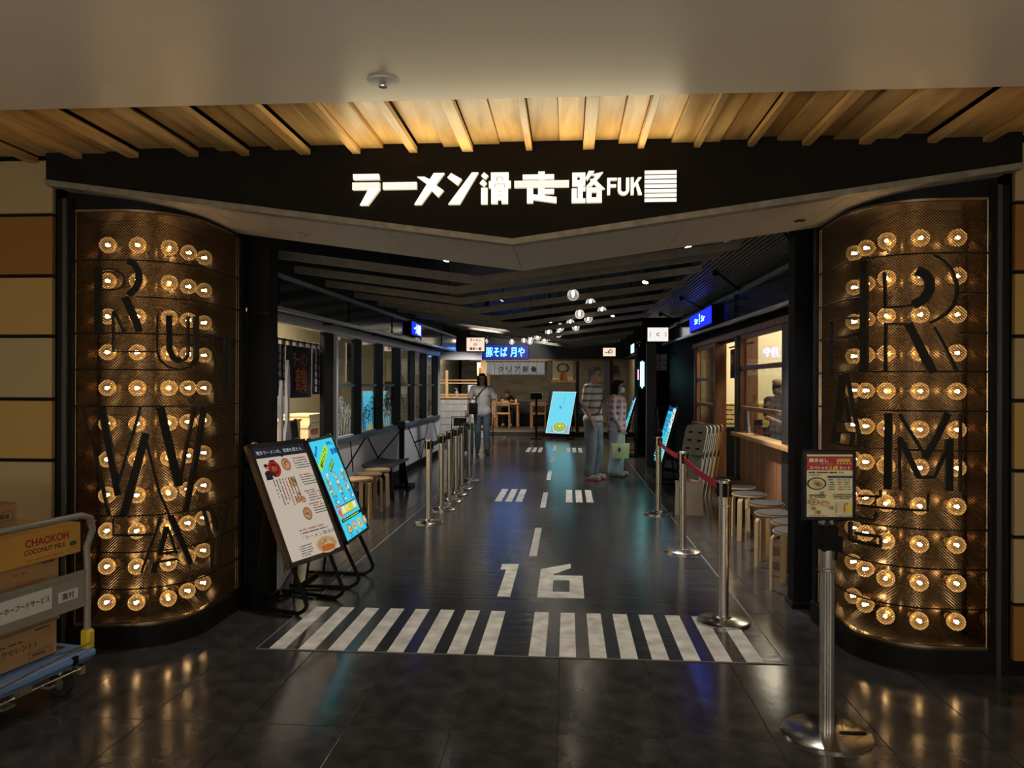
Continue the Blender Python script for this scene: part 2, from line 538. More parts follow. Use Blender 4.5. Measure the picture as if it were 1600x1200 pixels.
# ---- ceilings of the concourse
c = B(); c.box((0, 0.11, 2.76), (13, 6.22, 0.12), bev=0.004)
struct('ceiling', c, M_BEIGE)
c = B(); c.box((0, 3.68, 2.86), (13, 0.96, 0.08))
wood_ceiling = struct('ceiling', c, BLACK)
x = -4.4; k = 0
rp = random.Random(5)
fixed = {}
while x < 3.9:
    wd = rp.choice((0.10, 0.125, 0.14, 0.115)); drop = rp.choice((0.0, 0.012, 0.0, 0.022))
    if k % 3 == 2: wd, drop = rp.choice((0.045, 0.06, 0.035)), 0.05
    b = B(); b.box((0, 0, 0), (wd-0.002, 0.92, 0.03), bev=0.0015)
    b.obj('plank', M_PLANK, wood_ceiling, (x+wd/2, 3.66, 2.80-drop))
    x += wd; k += 1

b = B(); b.box((-0.3, -2.75, 0.35), (7.4, 1.5, 0.7), bev=0.02); tr_ = struct('trim_2', b, WHITE, smooth=0)  # unseen box added as a body for the fill light
tr_['label'] = 'long white box added under the fill light behind the camera'
# ---- panelled side walls of the concourse
def side_wall(nm, x0, x1, lv, cols):
    b = B(); b.box(((x0+x1)/2, 4.22, 1.4), (x1-x0, 0.14, 2.8))
    wl = struct(nm, b, BLACK)
    for a, z1, m in zip(lv[1:], lv, cols):
        xs = x0
        while xs < x1-0.05:
            xe = min(xs+1.2, x1)
            p = B(); p.box((0, 0, 0), (xe-xs-0.012, 0.03, z1-a-0.019), bev=0.003)
            p.obj('panel', m, wl, ((xs+xe)/2, 4.138, (a+z1)/2))
            xs = xe
side_wall('wall_left', -5.29, -2.885, [2.76, 2.445, 2.10, 1.76, 1.405, 1.06, 0.71, 0.36, 0.04],
          [M_P1, M_P2, M_P3, M_P1, M_P3, M_P1, M_P1, M_P2])
side_wall('wall_right', 2.285, 4.685, [2.76, 2.443, 2.085, 1.754, 1.423, 1.062, 0.72, 0.373, 0.075],
          [M_P1, M_P2, M_P3, M_P1, M_P3, M_P1, M_P1, M_P2])

# ---- the gull-wing fascia and its soffit
VX, VZ = -0.295, 2.235
XL, ZL, XR, ZR = -2.85, 2.588, 2.25, 2.592
def soff(x): return VZ + (ZL-VZ)*(VX-x)/(VX-XL) if x < VX else VZ + (ZR-VZ)*(x-VX)/(XR-VX)
b = B()
b.prism([(XL-0.04, 2.80), (XL-0.04, ZL+0.03), (VX, VZ+0.03), (XR+0.04, ZR+0.03), (XR+0.04, 2.80)], (0, 4.12, 0), (1, 0, 0), (0, 0, 1), 0.06)
fascia = struct('trim_1', b, M_FASCIA, smooth=0)
fascia['label'] = 'black V shaped fascia above the entrance'
for (xa, xb) in ((XL-0.03, VX), (VX, XR+0.03)):
    b = B()
    za, zb = soff(xa) if xa >= XL else ZL, soff(xb) if xb <= XR else ZR
    b.prism([(xa, za), (xb, zb), (xb, zb+0.032), (xa, za+0.032)], (0, 4.11, 0), (1, 0, 0), (0, 0, 1), 0.075)
    b.obj('edge_strip', M_EDGE, fascia, smooth=0)
for xa, xb in ((XL, -2.02), (-2.017, -1.0), (-0.997, VX-0.0015), (VX+0.0015, 0.62), (0.623, 1.45), (1.453, XR)):
    b = B()
    b.prism([(xa, soff(xa)+0.003), (xb, soff(xb)+0.003), (xb, soff(xb)+0.02), (xa, soff(xa)+0.02)], (0, 5.0, 0), (1, 0, 0), (0, 0, 1), 0.885)
    b.obj('soffit_panel', M_SOFFIT, fascia, smooth=0)
b = B(); b.prism([(XL, ZL+0.025), (VX, VZ+0.025), (XR, ZR+0.025), (XR, 3.4), (XL, 3.4)], (0, 5.0, 0), (1, 0, 0), (0, 0, 1), 0.03)
b.obj('upstand', BLACK, fascia, smooth=0)
for px_, py_ in ((-1.62, 4.62), (1.35, 4.62)):
    d = thing('recessed_downlight', 'small recessed downlight in the grey soffit by the %s column' % ('RUNWAY' if px_ < 0 else 'RAMEN'), 'light', (px_, py_, soff(px_)))
    q = B(); q.lathe([(0.028, 0.004), (0.036, 0.003), (0.038, -0.003), (0.03, -0.004)], 20); q.obj('trim_ring', STEEL, d)
    q = B(); q.lathe([(0.0, 0.0), (0.027, 0.0), (0.027, 0.003), (0.0, 0.003)], 16); q.obj('lens', WHITE, d)

# ---- outer shell of the food hall
def shell(nm, c, d, m=BLACK):
    b = B(); b.box(c, d); return struct(nm, b, m)
shell('ceiling', (0, 16.3, 3.45), (13, 24.6, 0.1))
shell('wall_left', (-5.35, 16.2, 1.7), (0.1, 24.4, 3.6))
shell('wall_right', (4.75, 16.2, 1.7), (0.1, 24.4, 3.6))
shell('wall_back', (0, 28.4, 1.7), (13, 0.1, 3.6))
shell('wall_front', (-4.1, 4.33, 3.05), (2.5, 0.08, 0.75))
shell('wall_front', (3.5, 4.33, 3.05), (2.5, 0.08, 0.75))
shell('wall_front', (-0.3, 4.16, 3.1), (5.2, 0.06, 0.62))

# ---- V shaped hanging beams
vx = [(5.75, -0.66, 2.243), (6.5, -0.95, 2.262), (7.35, -1.02, 2.262), (8.35, -1.0, 2.262), (9.4, -0.9, 2.27), (10.5, -0.75, 2.275),
      (11.8, -0.6, 2.29), (13.2, -0.35, 2.30), (14.8, 0.0, 2.30), (16.6, 0.12, 2.34), (18.6, 0.10, 2.37)]
for i, (y, xv, zv) in enumerate(vx):
    xl, xr = -2.35, 1.25
    zl, zr = zv + 0.135*(xv-xl), zv + 0.130*(xr-xv)
    h = 0.062
    b = B()
    b.prism([(xl, zl), (xv, zv), (xr, zr), (xr, zr+h), (xv, zv+h), (xl, zl+h)], (0, y, 0), (1, 0, 0), (0, 0, 1), 0.05)
    bo = struct('beam', b, M_BEAM, smooth=0)
    for hx in (xl+0.5, xr-0.3):
        q = B(); zz = zv+h+0.13*abs(hx-xv); q.cyl((hx, y-0.025, zz-0.02), (hx, y-0.025, 3.42), 0.006, n=6); q.obj('hanger_rod', BLACK, bo)

# ---- LEFT SHOP -----------------------------------------------------------
XW = -2.7
shell('wall_left_shop_back', (-5.22, 11.0, 1.6), (0.08, 11.0, 3.0), M_CREAM)
shell('wall_left_shop_end', (-4.0, 16.4, 1.6), (2.5, 0.1, 3.2), M_CREAM)
shell('wall_left_shop_end', (-4.0, 5.65, 1.6), (2.5, 0.1, 3.2), M_CREAM)
shell('ceiling', (-3.98, 11.0, 3.05), (2.45, 10.8, 0.05), M_CREAM)
b = B(); b.box((XW-0.05, 11.2, 2.78), (0.08, 10.8, 1.23))
lf = struct('wall_left_shopfront', b, BLACK)
def part_box(nm, m, parent, c, d, bev=0.0):
    q = B(); q.box(c, d, bev=bev); return q.obj(nm, m, parent, smooth=0)
part_box('header_rail', M_ALU, lf, (XW-0.02, 11.4, 2.12), (0.10, 9.2, 0.10), 0.004)
part_box('low_wall_panel', M_LOWW, lf, (XW-0.04, 12.35, 0.45), (0.06, 7.2, 0.68))
part_box('sill_rail', M_BLUEST, lf, (XW-0.01, 12.35, 0.815), (0.10, 7.2, 0.06), 0.004)
part_box('baseboard', BLACK, lf, (XW-0.02, 12.35, 0.055), (0.06, 7.2, 0.11))
part_box('corner_post', M_ALU, lf, (XW, 15.93, 1.0), (0.07, 0.07, 2.2), 0.004)
part_box('door_jamb', M_ALU, lf, (XW, 8.75, 1.05), (0.07, 0.07, 2.1), 0.004)
part_box('door_panel', BLACK, lf, (XW-0.03, 8.55, 1.05), (0.05, 0.34, 2.05))
part_box('corner_post', BLACK, lf, (XW-0.03, 6.6, 1.6), (0.12, 0.18, 3.2))
for (y0, z0), (y1, z1) in (((9.418, .79), (9.553, .376)), ((10.194, .79), (9.15, .42)), ((10.222, .79), (11.068, .3)), ((12.6, .79), (10.3, .33)),
                           ((12.865, .79), (14.07, .11)), ((14.82, .79), (14.07, .11)), ((13.417, .46), (14.436, .46)), ((15.296, .79), (15.878, .35))):
    q = B(); q.bar((XW-0.008, y0, z0), (XW-0.008, y1, z1), 0.012, 0.022, up=(0, 0, 1)); q.obj('trim_line', BLACK, lf, smooth=0)
posts = [(9.55, 9.9), (10.66, 11.07), (11.78, 12.28), (12.99, 13.43), (14.02, 14.6), (15.3, 15.88)]
for a, b_ in posts:
    part_box('window_post', BLACK, lf, (XW-0.015, (a+b_)/2, 1.46), (0.03, b_-a, 1.24), 0.004)
M_DECALW = mat('frosted_decal', (0.35, 0.42, 0.46), 0.6)
M_DECALK = mat('dark_decal', (0.02, 0.03, 0.04), 0.6)
def spiral(b, c, r0, turns, u, v, flip=1, n=22, wd=0.012):
    pts = []
    for i in range(n):
        a = turns*2*math.pi*i/(n-1); r = r0*(1-0.8*i/(n-1))
        pts.append(Vector(c)+Vector(u)*(flip*r*math.cos(a))+Vector(v)*(r*math.sin(a)))
    nn = Vector(u).cross(Vector(v))
    b.ribbon(pts, wd/2, lambda i: nn, 0.002)
gaps = [(8.79, 9.55)] + [(posts[i][1], posts[i+1][0]) for i in range(5)]
for k, (a, b_) in enumerate(gaps):
    win = B(); win.box((XW-0.02, (a+b_)/2, 1.46), (0.008, b_-a, 1.24))
    wo = struct('window_%d' % (k+1), win, M_GLASS)
    q = B()
    q.box((XW-0.01, a+0.012, 1.46), (0.03, 0.02, 1.24)); q.mi = 1; q.box((XW-0.01, b_-0.012, 1.46), (0.03, 0.02, 1.24)); q.mi = 0
    for zz in (0.855, 2.065): q.box((XW-0.01, (a+b_)/2, zz), (0.03, b_-a, 0.02))
    q.obj('window_frame', [M_ALU, BLACK], wo, smooth=0)
    part_box('glazing_bar', M_BLUEST, wo, (XW-0.005, (a+b_)/2, 1.475), (0.035, b_-a, 0.035))
    q = B(); rr = random.Random(k+3)
    for s_ in range(5):
        cy = a + (b_-a)*(0.2+0.15*s_); cz = 0.98+rr.uniform(0, 0.3)
        spiral(q, (XW-0.014, cy, cz), rr.uniform(0.06, 0.13), 1.6, (0, 1, 0), (0, 0, 1), rr.choice((1, -1)))
        q.ribbon([(XW-0.013, cy, cz-0.05), (XW-0.013, cy+0.04, cz-0.1), (XW-0.013, cy, 0.88)], 0.007, lambda i: (1, 0, 0), 0.002)
    q.obj('swirl_print', M_DECALK if k not in (0,) else M_DECALW, wo, smooth=0)

# white return wall beside the RUNWAY column
b = B(); b.prism([(0, 0), (0.60, 0), (0.60, 2.02), (0, 2.02)], (-2.70, 5.50, 0), (0.955, -0.15, 0), (0, 0, 1), 0.04)
ret = struct('wall_left_return', b, M_LOWW, smooth=0)
q = B(); q.bar((-2.66, 5.445, 1.2), (-2.2, 5.375, 0.8), 0.012, 0.02, up=(0, 0, 1)); q.obj('trim_line', BLACK, ret, smooth=0)
q = B(); q.bar((-2.2, 5.375, 1.2), (-2.66, 5.445, 0.75), 0.012, 0.02, up=(0, 0, 1)); q.obj('trim_line', BLACK, ret, smooth=0)
def black_post(nm, c, d):
    b = B(); b.box(c, d, bev=0.004); po = struct(nm, b, BLACK, smooth=0)
    part_box('joint_strip', BLACKM, po, (c[0], c[1]-d[1]/2-0.002, 1.98), (d[0]+0.004, 0.006, 0.012))
    part_box('base_shoe', BLACKM, po, (c[0], c[1], 0.02), (d[0]+0.03, d[1]+0.03, 0.04), 0.004)
black_post('column_left', (-2.125, 5.22, 1.5), (0.16, 0.15, 3.0))
black_post('column_right', (1.60, 5.36, 1.5), (0.16, 0.15, 3.0))
shell('wall_left_infill', (-2.56, 5.2, 1.55), (0.62, 0.06, 3.1))
shell('wall_right_infill', (2.0, 5.2, 1.55), (0.66, 0.06, 3.1))

# ---- RIGHT SHOP ------------------------------------------------------------
XQ = 2.1
shell('wall_right_shop_back', (4.62, 9.2, 1.6), (0.08, 8.0, 3.0), M_CREAM)
shell('wall_right_shop_end', (3.4, 12.95, 1.6), (2.5, 0.1, 3.2), M_CREAM)
shell('wall_right_shop_end', (3.4, 5.6, 1.6), (2.5, 0.1, 3.2), M_CREAM)
shell('ceiling', (3.4, 9.3, 3.05), (2.4, 7.4, 0.05), M_CREAM)
b = B(); b.box((XQ+0.06, 9.3, 2.72), (0.08, 7.3, 1.3))
rf = struct('wall_right_shopfront', b, BLACK)
part_box('header_rail', M_BROWNWD, rf, (XQ+0.02, 9.5, 2.13), (0.12, 6.9, 0.07), 0.004)
part_box('door_post', M_BROWNWD, rf, (2.15, 11.08, 1.05), (0.16, 0.16, 2.1), 0.006)
part_box('side_post', M_BROWNWD, rf, (XQ+0.01, 12.75, 1.05), (0.08, 0.16, 2.1), 0.006)
part_box('dark_jamb', DKGREY, rf, (2.085, 9.55, 1.05), (0.09, 0.10, 2.1), 0.006)
part_box('dark_jamb', DKGREY, rf, (XQ+0.01, 7.45, 1.05), (0.08, 0.34, 2.1), 0.006)
part_box('sill_board', M_LTWD, rf, (XQ-0.01, 7.75, 0.905), (0.18, 3.74, 0.045), 0.006)
part_box('sill_board', M_BROWNWD, rf, (XQ-0.0, 11.95, 0.88), (0.16, 1.6, 0.045), 0.006)
part_box('dado_panel', M_BROWNWD, rf, (XQ+0.03, 11.95, 0.43), (0.06, 1.6, 0.86))
part_box('dado_backing', BLACK, rf, (XQ+0.03, 7.75, 0.44), (0.04, 3.7, 0.88))
sl_me = None
for k in range(46):
    y = 5.95 + 0.08*k
    if sl_me is None:
        s_ = B(); s_.box((0, 0, 0), (0.024, 0.074, 0.86), bev=0.004); sl_me = s_.mesh('slat', M_DADO, 0)
    link('slat', sl_me, rf, (XQ-0.0, y, 0.445))
M_GLASSR = thin_glass('clear_shop_glass', (0.92, 0.93, 0.92), 0.10)
for k, (a, b_, zs, zb) in enumerate(((7.62, 9.54, 0.93, (1.22, 1.70)), (11.16, 12.67, 0.905, (1.2, 1.58)), (5.95, 7.28, 0.93, (1.22, 1.70)))):
    g = B(); g.box((XQ+0.01, (a+b_)/2, (zs+2.1)/2), (0.008, b_-a, 2.1-zs)); wo = struct('window_%d' % (k+7), g, M_GLASSR)
    q = B()
    for yy in (a+0.03, b_-0.03): q.box((XQ+0.01, yy, (zs+2.1)/2), (0.05, 0.05, 2.1-zs))
    q.box((XQ+0.01, (a+b_)/2, 2.07), (0.05, b_-a, 0.05)); q.obj('window_frame', M_BROWNWD, wo, smooth=0)
    for zz in zb: part_box('glazing_bar', M_DADO if zz < 1.5 else M_BROWNWD, wo, (XQ+0.01, (a+b_)/2, zz), (0.05, b_-a, 0.05), 0.004)
shell('wall_right_black', (XQ+0.05, 14.5, 1.2), (0.1, 3.2, 2.4), BLACK)
# slatted lower ceiling along the right shopfront
b = B(); b.box((1.70, 9.1, 2.69), (0.92, 8.0, 0.05))
cl = struct('ceiling', b, BLACK)
M_RIB = mat('rib_grey', (0.13, 0.13, 0.13), 0.45, 0.2)
for k in range(19):
    q = B(); q.box((1.27+0.046*k, 9.1, 2.645), (0.024, 8.0, 0.04), bev=0.003); q.obj('slat', M_RIB, cl, smooth=0)
# dark units further along the right side
shell('column_far_right', (1.52, 14.2, 1.15), (0.17, 0.2, 2.3), DKGREY)
shell('column_far_right', (1.62, 17.0, 1.15), (0.25, 0.8, 2.3), BLACK)
shell('wall_right_far', (1.95, 19.2, 1.2), (0.1, 5.0, 2.4), BLACK)
shell('wall_right_far', (1.95, 16.6, 1.2), (0.5, 0.06, 2.4), BLACK)
b = B(); b.box((1.66, 15.6, 0.62), (0.16, 0.06, 1.24)); struct('wall_right_pier', b, mat('taupe_panel', (0.10, 0.085, 0.07), 0.6, var=0.1), smooth=0)

# ---- BACK SHOP ---------------------------------------------------------------
b = B(); b.box((-0.8, 25.2, 0.075), (5.9, 6.4, 0.15)); stp = struct('floor_back_shop', b, mat('dark_walnut_floor', (0.03, 0.018, 0.012), 0.5, var=0.3, stretch=(1, 6, 1)))
part_box('step_nosing', mat('step_nosing', (0.16, 0.15, 0.14), 0.5), stp, (-0.8, 21.99, 0.135), (5.9, 0.05, 0.04))
shell('wall_back_shop', (-0.8, 27.4, 1.5), (6.0, 0.1, 3.0), M_BACKW)
shell('wall_back_shop_side', (2.12, 24.8, 1.5), (0.1, 5.2, 3.0), M_BACKW)
shell('wall_back_shop_side', (-3.95, 24.8, 1.5), (0.1, 5.2, 3.0), M_BACKW)
shell('ceiling', (-0.8, 24.8, 2.85), (6.0, 5.2, 0.06), M_BACKW)
b = B(); b.box((-0.9, 22.0, 2.75), (6.1, 0.16, 1.08)); hd = struct('beam_back_shop', b, DKGREY, smooth=0)
part_box('grey_header_panel', M_ALU, hd, (-3.1, 20.95, 2.27), (1.5, 0.05, 0.22))
part_box('wood_lintel', M_LTWD, hd, (-0.6, 21.98, 2.19), (4.4, 0.18, 0.05))
for x in (-2.28, -0.52, 0.28, 1.25): part_box('timber_post', M_LTWD if x < -1 else M_BACKW, hd, (x, 22.0, 1.15), (0.09, 0.12, 2.1))
# pale block counter wall with coursed blocks
b = B(); b.box((-2.95, 21.05, 0.55), (1.3, 0.16, 1.1)); bw = struct('wall_block_counter', b, M_MORTAR, smooth=0)
bl_me = None
for r_ in range(6):
    for c_ in range(-1, 4):
        x = -3.6 + 0.4*c_ + (0.2 if r_ % 2 else 0.0) + 0.2
        x0, x1 = max(x-0.192, -3.6), min(x+0.192, -2.3)
        if x1-x0 < 0.06: continue
        q = B(); q.box((0, 0, 0), (x1-x0, 0.03, 0.178), bev=0.004)
        q.obj('block', M_BLOCK, bw, ((x0+x1)/2, 20.963, 0.095+0.186*r_))
part_box('counter_top', M_LTWD, bw, (-2.95, 21.05, 1.125), (1.34, 0.3, 0.05))
b = B(); b.box((-2.95, 21.08, 1.60), (1.3, 0.02, 0.9)); wo = struct('window_10', b, M_GLASS)
for x, h in ((-3.33, 0.72), (-2.32, 1.0)): part_box('timber_frame', M_LTWD, wo, (x, 21.05, 1.15+h/2), (0.07 if x < -3 else 0.14, 0.07, h))
for z in (1.20, 1.52, 1.60): part_box('timber_frame', M_LTWD, wo, (-2.95, 21.05, z), (1.3, 0.06, 0.035 if z > 1.4 else 0.05))
# ================================================================ MARQUEE COLUMNS
M_MESH = mat('bronze_mesh', (0.095, 0.066, 0.04), 0.42, 0.7)
M_BACK = mat('bronze_back_panel', (0.082, 0.057, 0.034), 0.25, 0.7, var=0.12, scale=5)
M_LET = mat('letter_steel', (0.010, 0.009, 0.007), 0.6, 0.1, spec=0.2)
M_FRAME = mat('column_frame', (0.007, 0.0065, 0.0065), 0.5, 0.0, spec=0.15)
M_FRAME2 = mat('column_frame_light', (0.06, 0.056, 0.048), 0.35, 0.5)
M_RIM = mat('polished_rim', (0.36, 0.27, 0.18), 0.25, 1.0)
M_RIMD = mat('dark_polished_plate', (0.20, 0.14, 0.09), 0.12, 1.0)
M_BULBG = thin_glass('bulb_glass', (1.0, 0.88, 0.70), 0.10, 0.05, (1.0, 0.54, 0.17), 0.26)
M_FIL = glow('filament', (1.0, 0.68, 0.35), 62.0)
M_BRASS = mat('brass_socket', (0.35, 0.22, 0.08), 0.35, 1.0)
CR, CYF = 0.35, 4.18
LETTERS_L=[
  ('R',0.035,[(0.166,2.153),(0.167,1.784)]),
  ('R',0.008,[(0.185,2.132),(0.229,2.136),(0.264,2.131),(0.299,2.111),(0.312,2.075),(0.306,2.042),(0.275,2.022),(0.186,2.021)]),
  ('R',0.035,[(0.326,2.183),(0.356,2.166),(0.376,2.125),(0.377,2.071),(0.361,2.028),(0.329,1.991)]),
  ('R',0.038,[(0.312,1.979),(0.337,1.914),(0.367,1.837),(0.381,1.786)]),
  ('R',0.013,[(0.257,1.901),(0.31,1.787)]),
  ('U',0.010,[(0.461,1.889),(0.46,1.677),(0.474,1.628),(0.514,1.59),(0.567,1.575),(0.625,1.592),(0.664,1.627)]),
  ('U',0.030,[(0.516,1.886),(0.519,1.691),(0.537,1.645),(0.567,1.623)]),
  ('U',0.012,[(0.567,1.623),(0.598,1.635),(0.616,1.663),(0.615,1.887)]),
  ('U',0.027,[(0.665,1.892),(0.666,1.64),(0.644,1.602)]),
  ('N',0.008,[(0.776,1.786),(0.924,1.516)]),
  ('N',0.008,[(0.852,1.784),(0.855,1.377)]),
  ('N',0.006,[(0.955,1.784),(0.985,1.388)]),
  ('N',0.007,[(0.688,1.789),(1.106,1.793)]),
  ('N',0.007,[(0.947,1.784),(0.949,1.469)]),
  ('N',0.012,[(1.02,1.788),(1.023,1.38)]),
  ('W',0.011,[(0.078,1.361),(0.139,1.158),(0.234,0.752)]),
  ('W',0.036,[(0.188,1.362),(0.284,0.866)]),
  ('W',0.014,[(0.387,1.362),(0.278,0.902)]),
  ('W',0.042,[(0.411,1.214),(0.31,0.752)]),
  ('W',0.013,[(0.403,1.218),(0.471,0.882),(0.522,0.737)]),
  ('W',0.045,[(0.475,1.361),(0.569,0.903)]),
  ('W',0.016,[(0.655,1.357),(0.568,0.91)]),
  ('W',0.031,[(0.726,1.355),(0.604,0.75)]),
  ('A',0.013,[(0.481,0.738),(0.392,0.427)]),
  ('A',0.027,[(0.509,0.677),(0.475,0.524)]),
  ('A',0.030,[(0.458,0.48),(0.446,0.424)]),
  ('A',0.011,[(0.513,0.677),(0.557,0.511)]),
  ('A',0.032,[(0.527,0.736),(0.632,0.44)]),
  ('A',0.010,[(0.47,0.523),(0.559,0.529)]),
  ('A',0.010,[(0.455,0.481),(0.56,0.483)]),
  ('Y',0.011,[(0.724,0.74),(0.808,0.533),(0.817,0.352)]),
  ('Y',0.018,[(0.797,0.743),(0.861,0.585)]),
  ('Y',0.007,[(0.915,0.731),(0.861,0.585)]),
  ('Y',0.016,[(1.021,0.741),(0.917,0.544),(0.881,0.353)]),
  ('bar',0.008,[(0.254,1.901),(0.255,1.673),(0.459,1.676)]),
  ('bar',0.010,[(0.261,0.737),(0.261,0.644),(0.45,0.639)]),
]
LETTERS_R=[
  ('R',0.043,[(0.599,2.177),(0.597,1.569)]),
  ('R',0.014,[(0.498,2.103),(0.494,1.909)]),
  ('R',0.014,[(0.492,1.824),(0.492,1.568)]),
  ('R',0.013,[(0.294,2.177),(0.248,2.148),(0.207,2.1),(0.183,2.039),(0.177,1.984),(0.194,1.917),(0.229,1.875),(0.278,1.841),(0.305,1.826)]),
  ('R',0.049,[(0.362,2.101),(0.328,2.081),(0.308,2.046),(0.308,1.997),(0.332,1.949),(0.376,1.92)]),
  ('R',0.011,[(0.376,1.92),(0.429,1.914),(0.485,1.914)]),
  ('R',0.043,[(0.395,1.823),(0.346,1.699),(0.292,1.567)]),
  ('R',0.014,[(0.29,1.805),(0.176,1.57)]),
  ('R',0.009,[(0.498,1.828),(0.402,1.823)]),
  ('bar',0.009,[(0.938,1.88),(0.625,1.872)]),
  ('bar',0.008,[(0.928,1.879),(0.914,1.543)]),
  ('bar',0.011,[(0.999,1.772),(0.624,1.769)]),
  ('bar',0.009,[(0.177,1.981),(0.031,1.977)]),
  ('bar',0.009,[(0.17,1.772),(0.03,1.772)]),
  ('A',0.013,[(0.772,1.561),(0.885,1.166)]),
  ('A',0.009,[(0.728,1.57),(0.776,1.297)]),
  ('A',0.013,[(0.712,1.565),(0.609,1.161)]),
  ('A',0.013,[(0.73,1.43),(0.691,1.293)]),
  ('A',0.009,[(0.78,1.292),(0.689,1.297)]),
  ('A',0.009,[(0.791,1.232),(0.66,1.238)]),
  ('A',0.013,[(0.66,1.238),(0.676,1.16)]),
  ('A',0.009,[(0.791,1.232),(0.807,1.172)]),
  ('M',0.039,[(0.477,1.352),(0.48,0.947)]),
  ('M',0.017,[(0.431,1.349),(0.379,1.246),(0.328,1.14)]),
  ('M',0.033,[(0.222,1.356),(0.324,1.118)]),
  ('M',0.015,[(0.431,1.231),(0.426,0.948)]),
  ('M',0.030,[(0.427,1.222),(0.351,1.023)]),
  ('M',0.015,[(0.362,1.019),(0.282,1.025)]),
  ('M',0.017,[(0.286,1.025),(0.205,1.224)]),
  ('M',0.039,[(0.216,1.223),(0.217,0.953)]),
  ('M',0.009,[(0.16,1.352),(0.159,0.95)]),
  ('E',0.011,[(0.513,0.941),(0.513,0.904),(0.623,0.893)]),
  ('E',0.011,[(0.31,0.94),(0.313,0.848),(0.461,0.847),(0.622,0.843)]),
  ('E',0.011,[(0.532,0.821),(0.536,0.776),(0.622,0.78)]),
  ('N',0.015,[(0.68,0.741),(0.68,0.642),(0.512,0.638),(0.512,0.69),(0.647,0.684)]),
]
bq = B()
prof = []
for i in range(11):
    a = math.pi*i/10
    prof.append((0.047*math.sin(a) if 0 < i < 10 else 0.0, -0.047*math.cos(a)))
prof[-2:] = [(0.016, 0.0455), (0.014, 0.062)]
bq.lathe([(max(r, 0.0005), z) for r, z in prof], 18)
BULB_ME = bq.mesh('bulb', M_BULBG, 80)
q = B()
for i in range(5):
    a = 2*math.pi*i/5
    q.tube([(0.004*math.cos(a), 0.004*math.sin(a), 0.018), (0.009*math.cos(a), 0.009*math.sin(a), -0.012), (0.009*math.cos(a+0.7), 0.009*math.sin(a+0.7), -0.010)], 0.0017, 5)
q.ball((0, 0, 0.004), (0.006, 0.006, 0.010), 8)
FIL_ME = q.mesh('filament', M_FIL, 60)
q = B(); q.lathe([(0.017, 0.05), (0.017, 0.085), (0.024, 0.088), (0.024, 0.10)], 14); SOCK_ME = q.mesh('socket', M_BRASS, 40)

